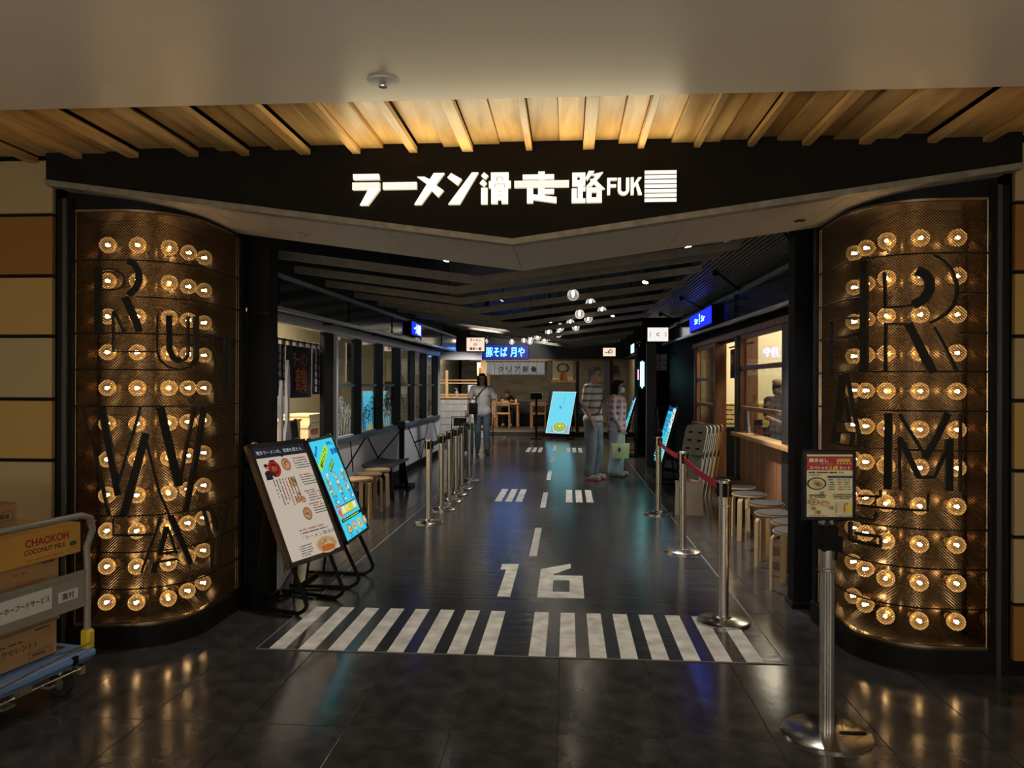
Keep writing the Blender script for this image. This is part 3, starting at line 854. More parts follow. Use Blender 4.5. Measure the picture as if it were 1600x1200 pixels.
def column(side, name, label, letters):
    xo, cx, sg = (-2.80, -2.55, 1) if side == 'L' else (2.19, 1.94, -1)
    cy = CYF + CR
    Lf, La, Ls = abs(cx-xo), CR*math.pi/2, 0.47
    S = Lf+La+Ls
    def path(s, off):
        """point and outward normal at arc length s, off outwards"""
        if s < Lf: return Vector((xo+sg*s, CYF-off)), Vector((0, -1))
        if s < Lf+La:
            t = (s-Lf)/CR
            n = Vector((sg*math.sin(t), -math.cos(t)))
            return Vector((cx, cy)) + n*(CR+off), n
        n = Vector((sg, 0)); return Vector((cx+sg*(CR+off), cy+(s-Lf-La))), n
    root = thing(name, label, 'sign column', (0, 0, 0))
    def P(s, z, off):
        p, n = path(s, off); return Vector((p.x, p.y, z))
    def samples(s0, s1):
        q = [s0]
        for k in range(0, 15):
            s = Lf + La*k/14
            if s0 < s < s1: q.append(s)
        return q + [s1]
    def shell_band(nm, m, s0, s1, z0, z1, o0, o1, top=None):
        b = B(); rows = []
        for s in samples(s0, s1):
            zt = z1 if top is None else min(top(P(s, 0, o0).x), top(P(s, 0, o1).x))
            rows.append([b.bm.verts.new(P(s, z, o)) for z, o in ((z0, o0), (z0, o1), (zt, o1), (zt, o0))])
        for a, c_ in zip(rows, rows[1:]):
            for j in range(4): b.bm.faces.new((a[j], a[(j+1) % 4], c_[(j+1) % 4], c_[j]))
        b.bm.faces.new(rows[0][::-1]); b.bm.faces.new(rows[-1])
        return b.obj(nm, m, root, smooth=30)
    Z0, Z1 = 0.135, 2.47
    shell_band('plinth', M_FRAME, -0.09, S+0.05, 0.0, 0.12, -0.28, 0.035)
    shell_band('polished_rim', M_RIM, 0.0, S, 0.12, 0.137, -0.02, 0.012)
    shell_band('polished_rim', M_RIM, 0.0, S, Z1, Z1+0.012, -0.01, 0.008)
    shell_band('head_band', M_FRAME, -0.04, S+0.05, Z1+0.012, 2.6, -0.05, 0.006, top=lambda x: soff(x)-0.004)
    shell_band('back_panel', M_BACK, 0.02, S-0.02, 0.12, 2.5, -0.235, -0.225)
    shell_band('roof_plate', M_FRAME, 0.0, S, 2.47, 2.48, -0.23, -0.01)
    # end frames
    for (s0, s1, m, o1) in ((-0.088, -0.045, M_FRAME, 0.03), (-0.045, -0.022, M_FRAME2, 0.045), (-0.022, 0.0, M_FRAME, 0.02)):
        b = B(); a, c_ = P(s0, 0, 0), P(s1, 0, 0)
        b.box(((a.x+c_.x)/2, CYF+0.12-o1/2, 1.27), (abs(c_.x-a.x), 0.24+o1, 2.54)); b.obj('end_frame', m, root, smooth=0)
    b = B(); b.box((cx+sg*(CR-0.11), cy+Ls+0.03, 1.27), (0.26, 0.06, 2.54)); b.obj('end_frame', M_FRAME, root, smooth=0)
    b = B(); a = P(0.003, 1.27, -0.12); b.box((a.x, a.y, 1.27), (0.004, 0.20, 2.38)); b.obj('side_plate', M_RIMD, root, smooth=0)
    for s in (0.006, S-0.012, S-0.045):
        b = B(); p, n = path(s, 0.002)
        b.cyl((p.x, p.y, Z0), (p.x, p.y, Z1), 0.004, n=6); b.obj('mesh_trim', M_RIM, root)
    # expanded metal screen: one woven sheet
    step, hgt, half = 0.0086, 0.0078, 0.0016
    ns = int((S-0.01)/step); nz = int((Z1-Z0)/hgt)
    ss = 0.005 + step*np.arange(ns+1)
    pts = [path(float(s), 0.0) for s in ss]
    X = np.array([p.x for p, n in pts]); Y = np.array([p.y for p, n in pts])
    NX = np.array([n.x for p, n in pts]); NY = np.array([n.y for p, n in pts])
    verts = np.zeros((nz, ns+1, 2, 3), np.float32)
    for j in range(nz):
        zc = Z0 + hgt*(j+0.5) + np.where((np.arange(ns+1)+j) % 2 == 0, 1, -1)*(hgt/2 - half*0.8)
        for e, d in ((0, -half), (1, half)):
            o = 0.0025*(1 if e else -1)
            verts[j, :, e, 0] = X + NX*o; verts[j, :, e, 1] = Y + NY*o; verts[j, :, e, 2] = zc + d
    idx = np.arange(nz*(ns+1)*2).reshape(nz, ns+1, 2)
    quads = np.stack([idx[:, :-1, 0], idx[:, 1:, 0], idx[:, 1:, 1], idx[:, :-1, 1]], -1).reshape(-1, 4)
    me = bpy.data.meshes.new('mesh_screen')
    me.vertices.add(verts.size//3); me.vertices.foreach_set('co', verts.ravel())
    me.loops.add(quads.size); me.loops.foreach_set('vertex_index', quads.ravel().astype(np.int32))
    me.polygons.add(len(quads)); me.polygons.foreach_set('loop_start', np.arange(0, quads.size, 4, dtype=np.int32))
    me.update(calc_edges=True); me.materials.append(M_MESH)
    link('mesh_screen', me, root, kind='stuff')
    # thin hoops between the rows of bulbs
    zr = [2.295-0.2065*k for k in range(11)]
    cut = {('L', 1): (0.36, S), ('L', 5): (0.83, S), ('L', 6): (0.78, S), ('L', 3): (0.02, 0.56), ('R', 1): (0.62, S), ('R', 2): (0.62, S), ('R', 5): (0.02, 0.9), ('R', 6): (0.6, S)}
    for k in range(10):
        z = (zr[k]+zr[k+1])/2
        s0, s1 = cut.get((side, k), (0.0, S))
        sm = samples(s0, s1); b = B()
        b.tube([P(s, z, 0.02) for s in sm], 0.0045, 6); b.obj('hoop', M_LET, root)
    # letters: bars standing off the mesh
    by = {}
    for i_, (nm, wd, pl) in enumerate(letters): by.setdefault((nm, i_ if nm == 'bar' else 0), []).append((wd, pl))
    for nm in by:
        b = B()
        for wd, pl in by[nm]:
            q = []
            for (s0, z0), (s1, z1) in zip(pl, pl[1:]):
                k = max(1, int(abs(s1-s0)/0.05))
                for i in range(k): q.append((s0+(s1-s0)*i/k, z0+(z1-z0)*i/k))
            q.append(pl[-1])
            q = [(min(max(s, 0.004), S+0.01), z) for s, z in q]
            nn = [Vector((*path(s, 0)[1], 0)) for s, z in q]
            b.ribbon([P(s, z, 0.03) for s, z in q], max(wd, 0.008)/2, lambda i: nn[i], 0.022)
        b.obj('steel_bar' if nm[0] == 'bar' else 'letter', M_LET, root, smooth=30)
    # bulbs
    if side == 'L': spots = [(-2.655, 4.262, 0), (-2.482, 4.272, 0), (-2.342, 4.365, 32), (-2.312, 4.535, 78), (-2.305, 4.725, 90)]
    else: spots = [(2.087, 4.292, 0), (1.895, 4.292, 0), (1.752, 4.372, -32), (1.722, 4.585, -78), (1.718, 4.765, -90)]
    for z in zr:
        for x, y, a in spots:
            R3 = Matrix.Rotation(math.radians(a), 4, 'Z') @ Matrix.Rotation(-math.pi/2, 4, 'X')   # globe tip outwards
            o = link('bulb', BULB_ME, root); o.matrix_local = Matrix.Translation((x, y, z)) @ R3
            link('filament', FIL_ME, o); link('socket', SOCK_ME, o)
    return root

column('L', 'marquee_column', 'curved mesh column full of glowing bulbs with steel letters RUNWAY beside the hand cart', LETTERS_L)
column('R', 'marquee_column', 'curved mesh column full of glowing bulbs with steel letters RAMEN behind the poster stand', LETTERS_R)

# ================================================================ ENTRANCE SIGN
M_SIGN = glow('sign_face', (1.0, 0.92, 0.69), 1.5)
M_RET = glow('sign_halo_edge', (1.0, 0.84, 0.52), 0.7)
M_RETP = mat('sign_return', (0.25, 0.2, 0.1), 0.5)
sg = thing('entrance_sign', 'large cream glowing Japanese sign lettering with FUK on the black fascia', 'sign', (0, 4.06, 0))
def glyph(*polys, holes=()):
    b = B()
    for p in polys:
        b.mi = 1; b.prism(p, (0, -0.002, 0), (1, 0, 0), (0, 0, 1), 0.026)
        b.mi = 0; b.prism(p, (0, -0.0285, 0), (1, 0, 0), (0, 0, 1), 0.001)
    return b.obj('letter', [M_SIGN, M_RET], sg, smooth=0)
def rp4(x0, z0, x1, z1): return [(x0, z0), (x1, z0), (x1, z1), (x0, z1)]
def stripes3(x0, x1, za, zb):
    h = (zb-za)/4
    return [rp4(x0, za+h*i+0.0015, x1, za+h*(i+1)-0.0015) for i in range(4)]
glyph([(-1.149, 2.618), (-1.147, 2.589), (-1.006, 2.589), (-1.009, 2.618)], *stripes3(-1.152, -1.004, 2.534, 2.574),
      [(-1.066, 2.5345), (-1.111, 2.452), (-1.068, 2.452), (-1.004, 2.5345)])
glyph(*stripes3(-0.987, -0.805, 2.534, 2.573))
glyph([(-0.713, 2.617), (-0.817, 2.452), (-0.78, 2.452), (-0.656, 2.617)], [(-0.802, 2.599), (-0.737, 2.551), (-0.718, 2.5765), (-0.763, 2.599)][::-1],
      [(-0.727, 2.527), (-0.69, 2.49), (-0.66, 2.525), (-0.704, 2.556)])
glyph([(-0.62, 2.616), (-0.64, 2.593), (-0.585, 2.551), (-0.563, 2.583)], [(-0.509, 2.617), (-0.635, 2.451), (-0.574, 2.451), (-0.475, 2.617)])
glyph([(-0.445, 2.617), (-0.46, 2.599), (-0.438, 2.58), (-0.422, 2.599)], [(-0.451, 2.58), (-0.468, 2.56), (-0.445, 2.541), (-0.43, 2.561)], rp4(-0.46, 2.45, -0.426, 2.535),
      rp4(-0.408, 2.592, -0.315, 2.615), rp4(-0.408, 2.57, -0.379, 2.592), rp4(-0.345, 2.57, -0.315, 2.592), rp4(-0.374, 2.57, -0.349, 2.587),
      rp4(-0.419, 2.556, -0.303, 2.57), rp4(-0.419, 2.534, -0.389, 2.556), rp4(-0.334, 2.534, -0.303, 2.556), rp4(-0.385, 2.534, -0.338, 2.551),
      rp4(-0.406, 2.451, -0.372, 2.534), rp4(-0.351, 2.451, -0.318, 2.534), rp4(-0.371, 2.515, -0.352, 2.534), rp4(-0.371, 2.494, -0.352, 2.511), rp4(-0.371, 2.471, -0.352, 2.490))
glyph(rp4(-0.24, 2.577, -0.159, 2.601), rp4(-0.158, 2.5735, -0.124, 2.616), rp4(-0.123, 2.577, -0.075, 2.601), *stripes3(-0.284, 0.003, 2.533, 2.570),
      rp4(-0.217, 2.452, -0.185, 2.5305), rp4(-0.159, 2.482, -0.125, 2.5305), rp4(-0.1245, 2.500, -0.075, 2.524),
      [(-0.184, 2.497), (-0.184, 2.469), (-0.062, 2.451), (-0.062, 2.4815)])
glyph(rp4(0.02, 2.587, 0.088, 2.607), rp4(0.02, 2.537, 0.046, 2.587), rp4(0.060, 2.537, 0.088, 2.587), rp4(0.046, 2.537, 0.060, 2.568), rp4(0.049, 2.49, 0.075, 2.537),
      rp4(0.075, 2.513, 0.089, 2.530), rp4(0.017, 2.451, 0.044, 2.524), rp4(0.044, 2.451, 0.089, 2.472), rp4(0.049, 2.472, 0.075, 2.49),
      [(0.106, 2.615), (0.089, 2.580), (0.098, 2.566), (0.114, 2.588), (0.13, 2.608), (0.135, 2.615)], [(0.118, 2.596), (0.181, 2.609), (0.158, 2.578), (0.147, 2.588)][::-1],
      [(0.181, 2.609), (0.120, 2.534), (0.092, 2.534), (0.150, 2.598)][::-1], [(0.112, 2.572), (0.135, 2.575), (0.190, 2.520), (0.160, 2.520)][::-1],
      rp4(0.094, 2.504, 0.174, 2.528), rp4(0.094, 2.451, 0.121, 2.503), rp4(0.147, 2.451, 0.174, 2.503), rp4(0.122, 2.451, 0.146, 2.476))
glyph(rp4(0.202, 2.491, 0.217, 2.577), rp4(0.217, 2.566, 0.252, 2.577), rp4(0.217, 2.530, 0.248, 2.543))
up = [(0.257, 2.577)] + [(0.2865-0.0295*math.cos(math.pi*i/10), 2.515-0.028*math.sin(math.pi*i/10)) for i in range(11)] + [(0.316, 2.577), (0.300, 2.577)] + \
     [(0.2865+0.0135*math.cos(math.pi*i/10), 2.515-0.0125*math.sin(math.pi*i/10)) for i in range(11)] + [(0.273, 2.577)]
glyph(up)
glyph(rp4(0.324, 2.489, 0.339, 2.578), [(0.339, 2.523), (0.339, 2.543), (0.362, 2.578), (0.380, 2.578)], [(0.349, 2.547), (0.363, 2.489), (0.382, 2.489), (0.360, 2.550)][::-1])
for i in range(7):
    b = B(); z = 2.4485+0.02405*i
    b.mi = 1; b.prism(rp4(0.395, z, 0.559, z+0.0185), (0, -0.002, 0), (1, 0, 0), (0, 0, 1), 0.026)
    b.mi = 0; b.prism(rp4(0.395, z, 0.559, z+0.0185), (0, -0.0285, 0), (1, 0, 0), (0, 0, 1), 0.001)
    b.obj('stripe', [M_SIGN, M_RETP], sg, smooth=0)

s = thing('sprinkler_head', 'small chrome sprinkler head under the beige ceiling', 'sprinkler', (-0.735, 3.0, 2.70))
q = B(); q.lathe([(0.001, 0.0), (0.062, 0.0), (0.060, -0.006), (0.035, -0.010), (0.001, -0.010)], 24); q.obj('escutcheon', WHITE, s)
q = B(); q.cyl((0, 0, -0.008), (0, 0, -0.018), 0.008, n=10); q.tube([(-0.014, 0, -0.01), (-0.012, 0, -0.018), (0, 0, -0.022), (0.012, 0, -0.018), (0.014, 0, -0.01)], 0.0025, 6)
q.lathe([(0.001, -0.022), (0.018, -0.022), (0.017, -0.025), (0.001, -0.025)], 16); q.obj('deflector', CHROME, s)
# ================================================================ CANOPIES AND SIGNS ALONG THE SHOPFRONTS
M_RAILB = mat('canopy_rail', (0.26, 0.32, 0.38), 0.35, 0.6)
def canopy(name, label, x, y0, y1, zt0, zt1, zb0, zb1, xin, rods):
    t = thing(name, label, 'canopy', (x, y0, 0))
    L = y1-y0; s_ = 1 if xin > x else -1; D = abs(xin-x)
    def bar(nm, m, a, c_, w_, d_):
        b = B(); b.bar(a, c_, w_, d_); return b.obj(nm, m, t, smooth=0)
    bar('top_rail', M_RAILB, (0, 0, zt0), (0, L, zt1), 0.05, 0.035)
    bar('bottom_rail', M_RAILB, (0, 0, zb0), (0, L, zb1), 0.05, 0.03)
    b = B(); b.prism([(0, zb0), (L, zb1), (L, zt1), (0, zt0)], (0, 0, 0), (0, 1, 0), (0, 0, 1), 0.008); b.obj('glass_fascia', M_DGLASS, t, smooth=0)
    b = B(); b.prism([(0, zb0+0.02), (L, zb1+0.02), (L, zb1+0.04), (0, zb0+0.04)], (s_*0.03, 0, 0), (0, 1, 0), (0, 0, 1), s_*(D-0.05)); b.obj('soffit_sheet', BLACK, t, smooth=0)
    n = max(2, int(L/1.9))
    for k in range(n+1):
        y = L*k/n; zb = zb0+(zb1-zb0)*k/n; zt = zt0+(zt1-zt0)*k/n
        bar('outrigger', BLACKM, (0.02*s_, y, zb), (s_*(D-0.03), y, zb), 0.03, 0.03)
        q = B(); q.cyl((-s_*0.012, y+0.2, zb+0.05), (-s_*0.012, y+0.2, zt-0.02), 0.006, n=6)
        for zz in (zb+0.05, (zb+zt)/2, zt-0.03): q.ball((-s_*0.014, y+0.2, zz), 0.014, 8)
        q.obj('glass_clamp', BLACK, t)
        if rods:
            q = B(); q.cyl((0, y, zt), (-0.42, y-0.75, 2.625), 0.012, n=8); q.ball((-0.41, y-0.73, 2.60), 0.03, 8); q.obj('stay_rod', BLACK, t)
    return t
canopy('glass_canopy', 'long smoked glass canopy over the white walled ramen shop', -2.40, 6.0, 16.3, 2.39, 2.50, 2.12, 2.20, -2.64, False)
canopy('glass_canopy', 'long smoked glass canopy with stay rods over the timber fronted shop', 1.86, 6.2, 15.2, 2.50, 2.55, 2.19, 2.28, 2.10, True)
canopy('glass_canopy', 'short smoked glass canopy far along behind the couple', 1.62, 17.5, 21.6, 2.46, 2.50, 2.22, 2.24, 1.95, False)

M_BLUEG = glow('blue_sign_face', (0.01, 0.02, 1.0), 2.2)
M_CYANG = glow('cyan_sign_light', (0.35, 0.85, 1.0), 3.0)
M_WARMBX = glow('lantern_paper', (1.0, 0.78, 0.60), 1.0)
M_COOLBX = glow('lantern_paper_white', (0.95, 0.90, 0.85), 1.0)
M_INK = mat('black_ink', (0.01, 0.01, 0.012), 0.6)
def sign_box(name, label, loc, dims, u, face, parts_):
    """shallow light box: dims = width, height, depth; u = direction of reading"""
    t = thing(name, label, 'sign', loc)
    u = Vector(u).normalized(); v = Vector((0, 0, 1)); n = u.cross(v)
    W, Hh, D = dims
    rot = Matrix((u, n, v)).transposed().to_4x4()
    b = B(); b.box(-n*(D/2), (W, D, Hh), rot=rot, bev=0.006); b.obj('housing', BLACK, t, smooth=0)
    e = 0.018
    b = B(); b.box(n*0.002, (W-2*e, 0.006, Hh-2*e), rot=rot); b.obj('light_panel', face, t, smooth=0)
    if 'lantern' in name:
        for sx in (-1, 1):
            q = B(); q.cyl(u*(sx*W*0.4)-n*D/2+v*Hh/2, u*(sx*W*0.4)-n*D/2+v*(3.402-loc[2]), 0.007, n=6); q.obj('hanger_rod', BLACK, t)
    p = Print(n*0.006-u*(W/2)-v*(Hh/2), u, v)
    parts_(p, W, Hh); p.done('lettering', t)
    return t
def f_sir(p, W, H):
    p.text(M_CYANG, 'Sir', W*0.36, H*0.5, H*0.30, W*0.17, bold=0.003); p.text(M_CYANG, 'Sir', W*0.66, H*0.5, H*0.30, W*0.17, bold=0.003)
    for k in range(5):
        y = H*(0.27+0.1*k); p.rect(M_CYANG, W*0.485, y, W*0.045, H*0.05)
    p.disc(M_CYANG, W*0.507, H*0.76, W*0.02, H*0.05)
b = sign_box('blue_light_sign', 'bright blue glowing sign on the canopy above the timber shopfront', (1.775, 10.52, 2.375), (1.72, 0.25, 0.05), (0, -1, 0), M_BLUEG, f_sir)
def f_left(p, W, H):
    p.text(M_CYANG, '一九', W*0.35, H*0.5, H*0.62, W*0.3, bold=0.004); p.text(glow('white_blue_light', (0.6, 0.7, 1.0), 3), '麺屋', W*0.7, H*0.5, H*0.7, W*0.34, bold=0.004)
sign_box('blue_light_sign', 'small deep blue glowing sign on the canopy above the white walled shop', (-2.32, 11.68, 2.335), (0.78, 0.22, 0.05), (0, 1, 0), M_BLUEG, f_left)
def f_lan1(p, W, H):
    p.text(M_INK, 'ラーメン', W*0.5, H*0.78, H*0.17, W*0.56, bold=0.003)
    p.disc(mat('pale_ochre_ink', (0.35, 0.25, 0.12), 0.6), W*0.5, H*0.5, W*0.1, H*0.1); p.text(M_INK, '博多一番', W*0.5, H*0.22, H*0.18, W*0.6, bold=0.003)
sign_box('lantern_sign', 'square warm lantern sign with black ラーメン lettering beside the blue neon'.replace('ラーメン', 'ramen'), (-1.87, 15.5, 2.30), (0.40, 0.31, 0.12), (1, 0, 0), M_WARMBX, f_lan1)
def f_lan2(p, W, H):
    g = mat('grey_ink', (0.20, 0.19, 0.22), 0.6)
    for k in range(14):
        p.rect(g, W*(0.08+0.06*k), H*0.10, W*0.03, H*0.012); p.rect(g, W*(0.08+0.06*k), H*0.88, W*0.03, H*0.012)
    for sx in (0.16, 0.84):
        for k in range(4): p.disc(g, W*(sx+0.02*((k % 2)-0.5)), H*(0.38+0.08*k), W*0.022, H*0.03, 8)
    p.text(M_INK, 'C', W*0.5, H*0.5, H*0.2, bold=0.002)
sign_box('lantern_sign', 'white patterned lantern sign hung on the dark post above the leaning menu board', (1.56, 13.5, 2.37), (0.39, 0.275, 0.14), (1, 0, 0), M_COOLBX, f_lan2)
def f_lan3(p, W, H):
    g = mat('brown_ink', (0.25, 0.12, 0.05), 0.6)
    p.disc(g, W*0.6, H*0.55, W*0.13, H*0.22); p.disc(M_WARMBX, W*0.6, H*0.55, W*0.08, H*0.14); p.rect(M_INK, W*0.22, H*0.4, W*0.14, H*0.1); p.rect(M_INK, W*0.4, H*0.3, W*0.05, H*0.34)
sign_box('lantern_sign', 'small warm lantern sign under the header behind the couple', (1.08, 20.2, 2.345), (0.36, 0.25, 0.12), (1, 0, 0), M_WARMBX, f_lan3)
def f_cy(p, W, H):
    p.text(M_INK, '麺', W*0.5, H*0.5, H*0.5, bold=0.004)
sign_box('cyan_light_sign', 'pale cyan glowing sign on the far short canopy', (1.55, 18.6, 2.36), (0.9, 0.24, 0.04), (0, -1, 0), M_CYANG, f_cy)
# blue neon shop name over the back shop
M_NEON = glow('neon_tube_blue', (0.05, 0.33, 1.0), 12.0)
M_NEONB = mat('neon_board_glow', (0.01, 0.02, 0.25), 0.5, emit=0.2, ecol=(0.0, 0.015, 0.5))  # weak emission stands in for blue tube light bounced off the board
t = thing('neon_sign', 'long neon sign spelling the noodle shop name in glowing blue over the white curtain', 'sign', (-1.77, 21.88, 2.41))
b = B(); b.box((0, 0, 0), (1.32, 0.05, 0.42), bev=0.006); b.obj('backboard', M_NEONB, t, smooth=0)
p = Print((-0.66, -0.03, -0.21), (1, 0, 0), (0, 0, 1), 0.02)
p.text(M_NEON, '豚そば', 0.40, 0.21, 0.27, 0.60, bold=0.001); p.text(M_NEON, '月や', 1.00, 0.21, 0.27, 0.40, bold=0.001)
p.done('lettering', t)
t = thing('neon_sign', 'tall narrow cyan neon tube sign between the dark posts behind the couple', 'sign', (1.585, 16.55, 1.72))
b = B()
for k, xx in enumerate((-0.03, 0.0, 0.03)): b.tube([(xx, 0, -0.26-0.04*(k == 1)), (xx, 0, 0.26+0.02*(k == 1))], 0.012, 8)
b.obj('tube', glow('neon_cyan', (0.25, 0.9, 0.85), 5.0), t)
b = B(); b.tube([(-0.085, 0, -0.12), (-0.085, 0, 0.10)], 0.012, 8); b.obj('tube', glow('neon_pink', (1.0, 0.25, 0.40), 3.0), t)
b = B(); b.box((-0.02, 0.03, 0), (0.2, 0.02, 0.62)); b.obj('backboard', BLACK, t, smooth=0)

# ================================================================ PENDANT BULBS AND TRACK SPOTS
M_PGL = thin_glass('pendant_glass', (0.97, 0.97, 0.95), 0.42, 0.03, (1.0, 0.90, 0.74), 0.32)
M_PFIL = glow('pendant_filament', (1.0, 0.88, 0.68), 45.0)
def pendant():
    t = thing('pendant_bulb', 'clear globe pendant bulb hanging on a thin black rod under the beams', 'pendant lamp', (0, 0, 0))
    q = B(); pr = [(0.001, -0.0625)] + [(0.0625*math.sin(math.pi*i/12), -0.0625*math.cos(math.pi*i/12)) for i in range(1, 11)] + [(0.026, 0.06), (0.022, 0.085)]
    q.lathe(pr, 20); q.obj('globe', M_PGL, t, smooth=80)
    q = B(); q.tube([(0, 0, 0.05), (0.004, 0, 0.01), (-0.004, 0, -0.02)], 0.008, 6); q.tube([(-0.012, 0.004, 0.03), (-0.01, 0.004, -0.025)], 0.004, 5); q.obj('filament', M_PFIL, t)
    q = B(); q.cyl((0, 0, 0.078), (0, 0, 0.135), 0.024, 0.02, 12); q.obj('lamp_holder', BLACK, t)
    q = B(); q.cyl((0, 0, 0), (0, 0, 1), 0.006, n=6); q.obj('rod', BLACK, t, (0, 0, 0.135))
    return t
pend = [(895, 461, 8.3), (922.4, 474, 9.6), (940.4, 486, 10.7), (905.4, 491, 10.2), (919, 498, 11.4), (891, 505, 12.0), (899.4, 511.4, 12.9), (875, 512.4, 12.6), (857, 520, 13.2),
        (872.4, 522.4, 14.1), (858.4, 527.4, 14.9), (851, 532, 15.6), (840, 527, 14.3), (830, 528, 15.4), (828, 534.4, 16.8), (818.6, 532, 17.4), (799.6, 535, 18.2), (758.6, 534, 18.9)]
PEND_XYZ = []
for px_, py_, y in pend:
    u = (px_-800)/1200; x = y*(u-0.0726)/(1+0.0726*u); zc = y*0.9974-0.0724*x
    PEND_XYZ.append((round(x, 3), y, round(1.5+(600.5-py_)/1200*zc, 3)))
pt = None
for k, l in enumerate(PEND_XYZ):
    lb = 'clear globe pendant bulb, %s in the trail of bulbs under the beams' % ('nearest and largest', 'second nearest', 'third nearest', 'fourth nearest', 'fifth nearest', 'sixth nearest', 'seventh nearest', 'eighth nearest', 'ninth nearest', 'tenth nearest', 'eleventh nearest', 'twelfth nearest', 'thirteenth nearest', 'fourteenth nearest', 'fifteenth nearest', 'sixteenth nearest', 'last but one', 'last')[k]
    gp = 'pendant bulbs in the trail'
    if pt is None:
        pt = pendant(); pt.location = l; pt['label'] = lb; pt['group'] = gp
    cur = pt if k == 0 else dup(pt, l, None, lb, gp)
    for ch in cur.children:
        if ch.name.startswith('rod'): ch.scale = (1, 1, 3.402-l[2]-0.135)
M_LENS = glow('spot_lens', (1.0, 0.97, 0.9), 22.0)
def track_spot(loc, target, label, power, angle, col):
    t = thing('track_spotlight', label, 'spotlight', loc)
    d = (Vector(target)-Vector(loc)).normalized()
    q = B(); q.cyl(-d*0.09, d*0.03, 0.04, n=16); q.obj('can', BLACK, t)
    q = B(); q.cyl(d*0.0302, d*0.034, 0.033, n=16); q.obj('lens', M_LENS, t)
    q = B(); q.cyl((0, 0, 0), (0, 0, 3.4-loc[2]), 0.009, n=6); q.obj('stem', BLACK, t)
    spot_light('track_spot_beam', Vector(loc)+d*0.06, target, power, col, angle)
NW = (1.0, 0.94, 0.86)
track_spot((0.86, 8.6, 2.66), (0.2, 7.9, 0), 'black track spotlight with a bright lens near the beams on the timber shop side', 130, 75, NW)
track_spot((-0.29, 12.6, 2.55), (-0.6, 11.6, 0), 'small bright spotlight glowing just above the middle of the pendant bulbs', 150, 80, NW)
track_spot((-1.4, 8.8, 2.95), (-2.2, 8.6, 0.2), 'black track spotlight above the first barrier posts', 110, 70, NW)
track_spot((-1.1, 13.0, 2.95), (-2.4, 14.0, 0.4), 'black track spotlight above the row of barrier posts', 150, 80, NW)
track_spot((0.9, 15.5, 2.9), (0.3, 14.6, 0), 'black track spotlight above the couple', 170, 85, NW)
track_spot((-0.5, 18.5, 2.9), (-0.7, 18.6, 0), 'black track spotlight above the floor by the back shop', 170, 90, NW)
track_spot((1.05, 6.9, 2.75), (1.95, 6.7, 0.3), 'black track spotlight above the round stools', 260, 75, NW)
track_spot((-2.5, 18.3, 2.95), (-2.95, 20.9, 0.7), 'black track spotlight added to brighten the pale block counter', 380, 60, NW)  # extra lamp, added to brighten the block wall
track_spot((-1.3, 19.2, 2.95), (-1.6, 21.8, 1.9), 'black track spotlight added to brighten the white shop curtain', 110, 55, NW)  # extra lamp, added to brighten the curtain
track_spot((-1.5, 14.2, 2.95), (-1.85, 16.3, 0.9), 'black track spotlight added to brighten the walking person', 150, 60, NW)  # extra lamp, added to brighten the walker
spot_light('canopy_wash', (-2.15, 15.3, 2.9), (-2.42, 15.6, 2.3), 9, (1.0, 0.86, 0.6), 80)
spot_light('canopy_wash', (1.6, 12.2, 2.9), (1.85, 12.4, 2.35), 9, (1.0, 0.86, 0.62), 80)

# ================================================================ BARRIER POSTS
M_RED = mat('red_belt', (0.55, 0.015, 0.045), 0.6, var=0.1, scale=60)
M_BELTK = mat('black_belt', (0.015, 0.015, 0.018), 0.6)
M_BASE = mat('spun_steel', (0.50, 0.48, 0.44), 0.22, 1.0, rvar=0.08, scale=18)
def post_parts(t, H=0.90, r=0.032, rb=0.165, head=True):
    q = B(); q.lathe([(0.001, 0.0), (rb, 0.0), (rb, 0.012), (rb-0.012, 0.02), (0.05, 0.032), (0.045, 0.04), (0.001, 0.04)], 36); q.obj('base', M_BASE, t, smooth=35)
    q = B(); q.lathe([(r, 0.035), (r, H-0.18), (r+0.003, H-0.178), (r+0.003, H-0.165), (r, H-0.163), (r, H-0.12)], 20); q.obj('pole', STEEL, t)
    if head:
        q = B(); q.lathe([(r+0.002, H-0.12), (r+0.004, H-0.118), (r+0.004, H-0.006), (r-0.004, H), (0.001, H)], 20); q.obj('cap', STEEL, t)
        q = B()
        for a in (0, math.pi/2, math.pi, 1.5*math.pi): q.box(((r+0.004)*math.cos(a), (r+0.004)*math.sin(a), H-0.065), (0.016, 0.03, 0.085), rot=(0, 0, a))
        q.obj('belt_slot', BLACK, t, smooth=0)
def belt(parent, d, z, sag, m, hgt=0.05, r=0.047):
    """strip from this post to the next at offset d"""
    d = Vector((*d, 0)); e = d.normalized(); pts = []
    a, c_ = e*r, d-e*r
    for i in range(9):
        f = i/8; pts.append(a+(c_-a)*f+Vector((0, 0, z-sag*4*f*(1-f))))
    b = B(); rows = []
    s_ = e.cross(Vector((0, 0, 1)))*0.0012
    for p_ in pts: rows.append([b.bm.verts.new(p_+o) for o in (-s_+Vector((0, 0, -hgt/2)), s_+Vector((0, 0, -hgt/2)), s_+Vector((0, 0, hgt/2)), -s_+Vector((0, 0, hgt/2)))])
    for x_, y_ in zip(rows, rows[1:]):
        for j in range(4): b.bm.faces.new((x_[j], x_[(j+1) % 4], y_[(j+1) % 4], y_[j]))
    b.obj('belt', m, parent, smooth=0)
RP = [(0.985, 4.93), (1.03, 6.97), (1.05, 8.98)]
names = ['steel barrier post with a red belt, the nearest one at the edge of the crosswalk', 'steel barrier post with a red belt, the middle one beside the paper bag', 'steel barrier post with a red belt and black sign holder before the leaning menu board']
rposts = []
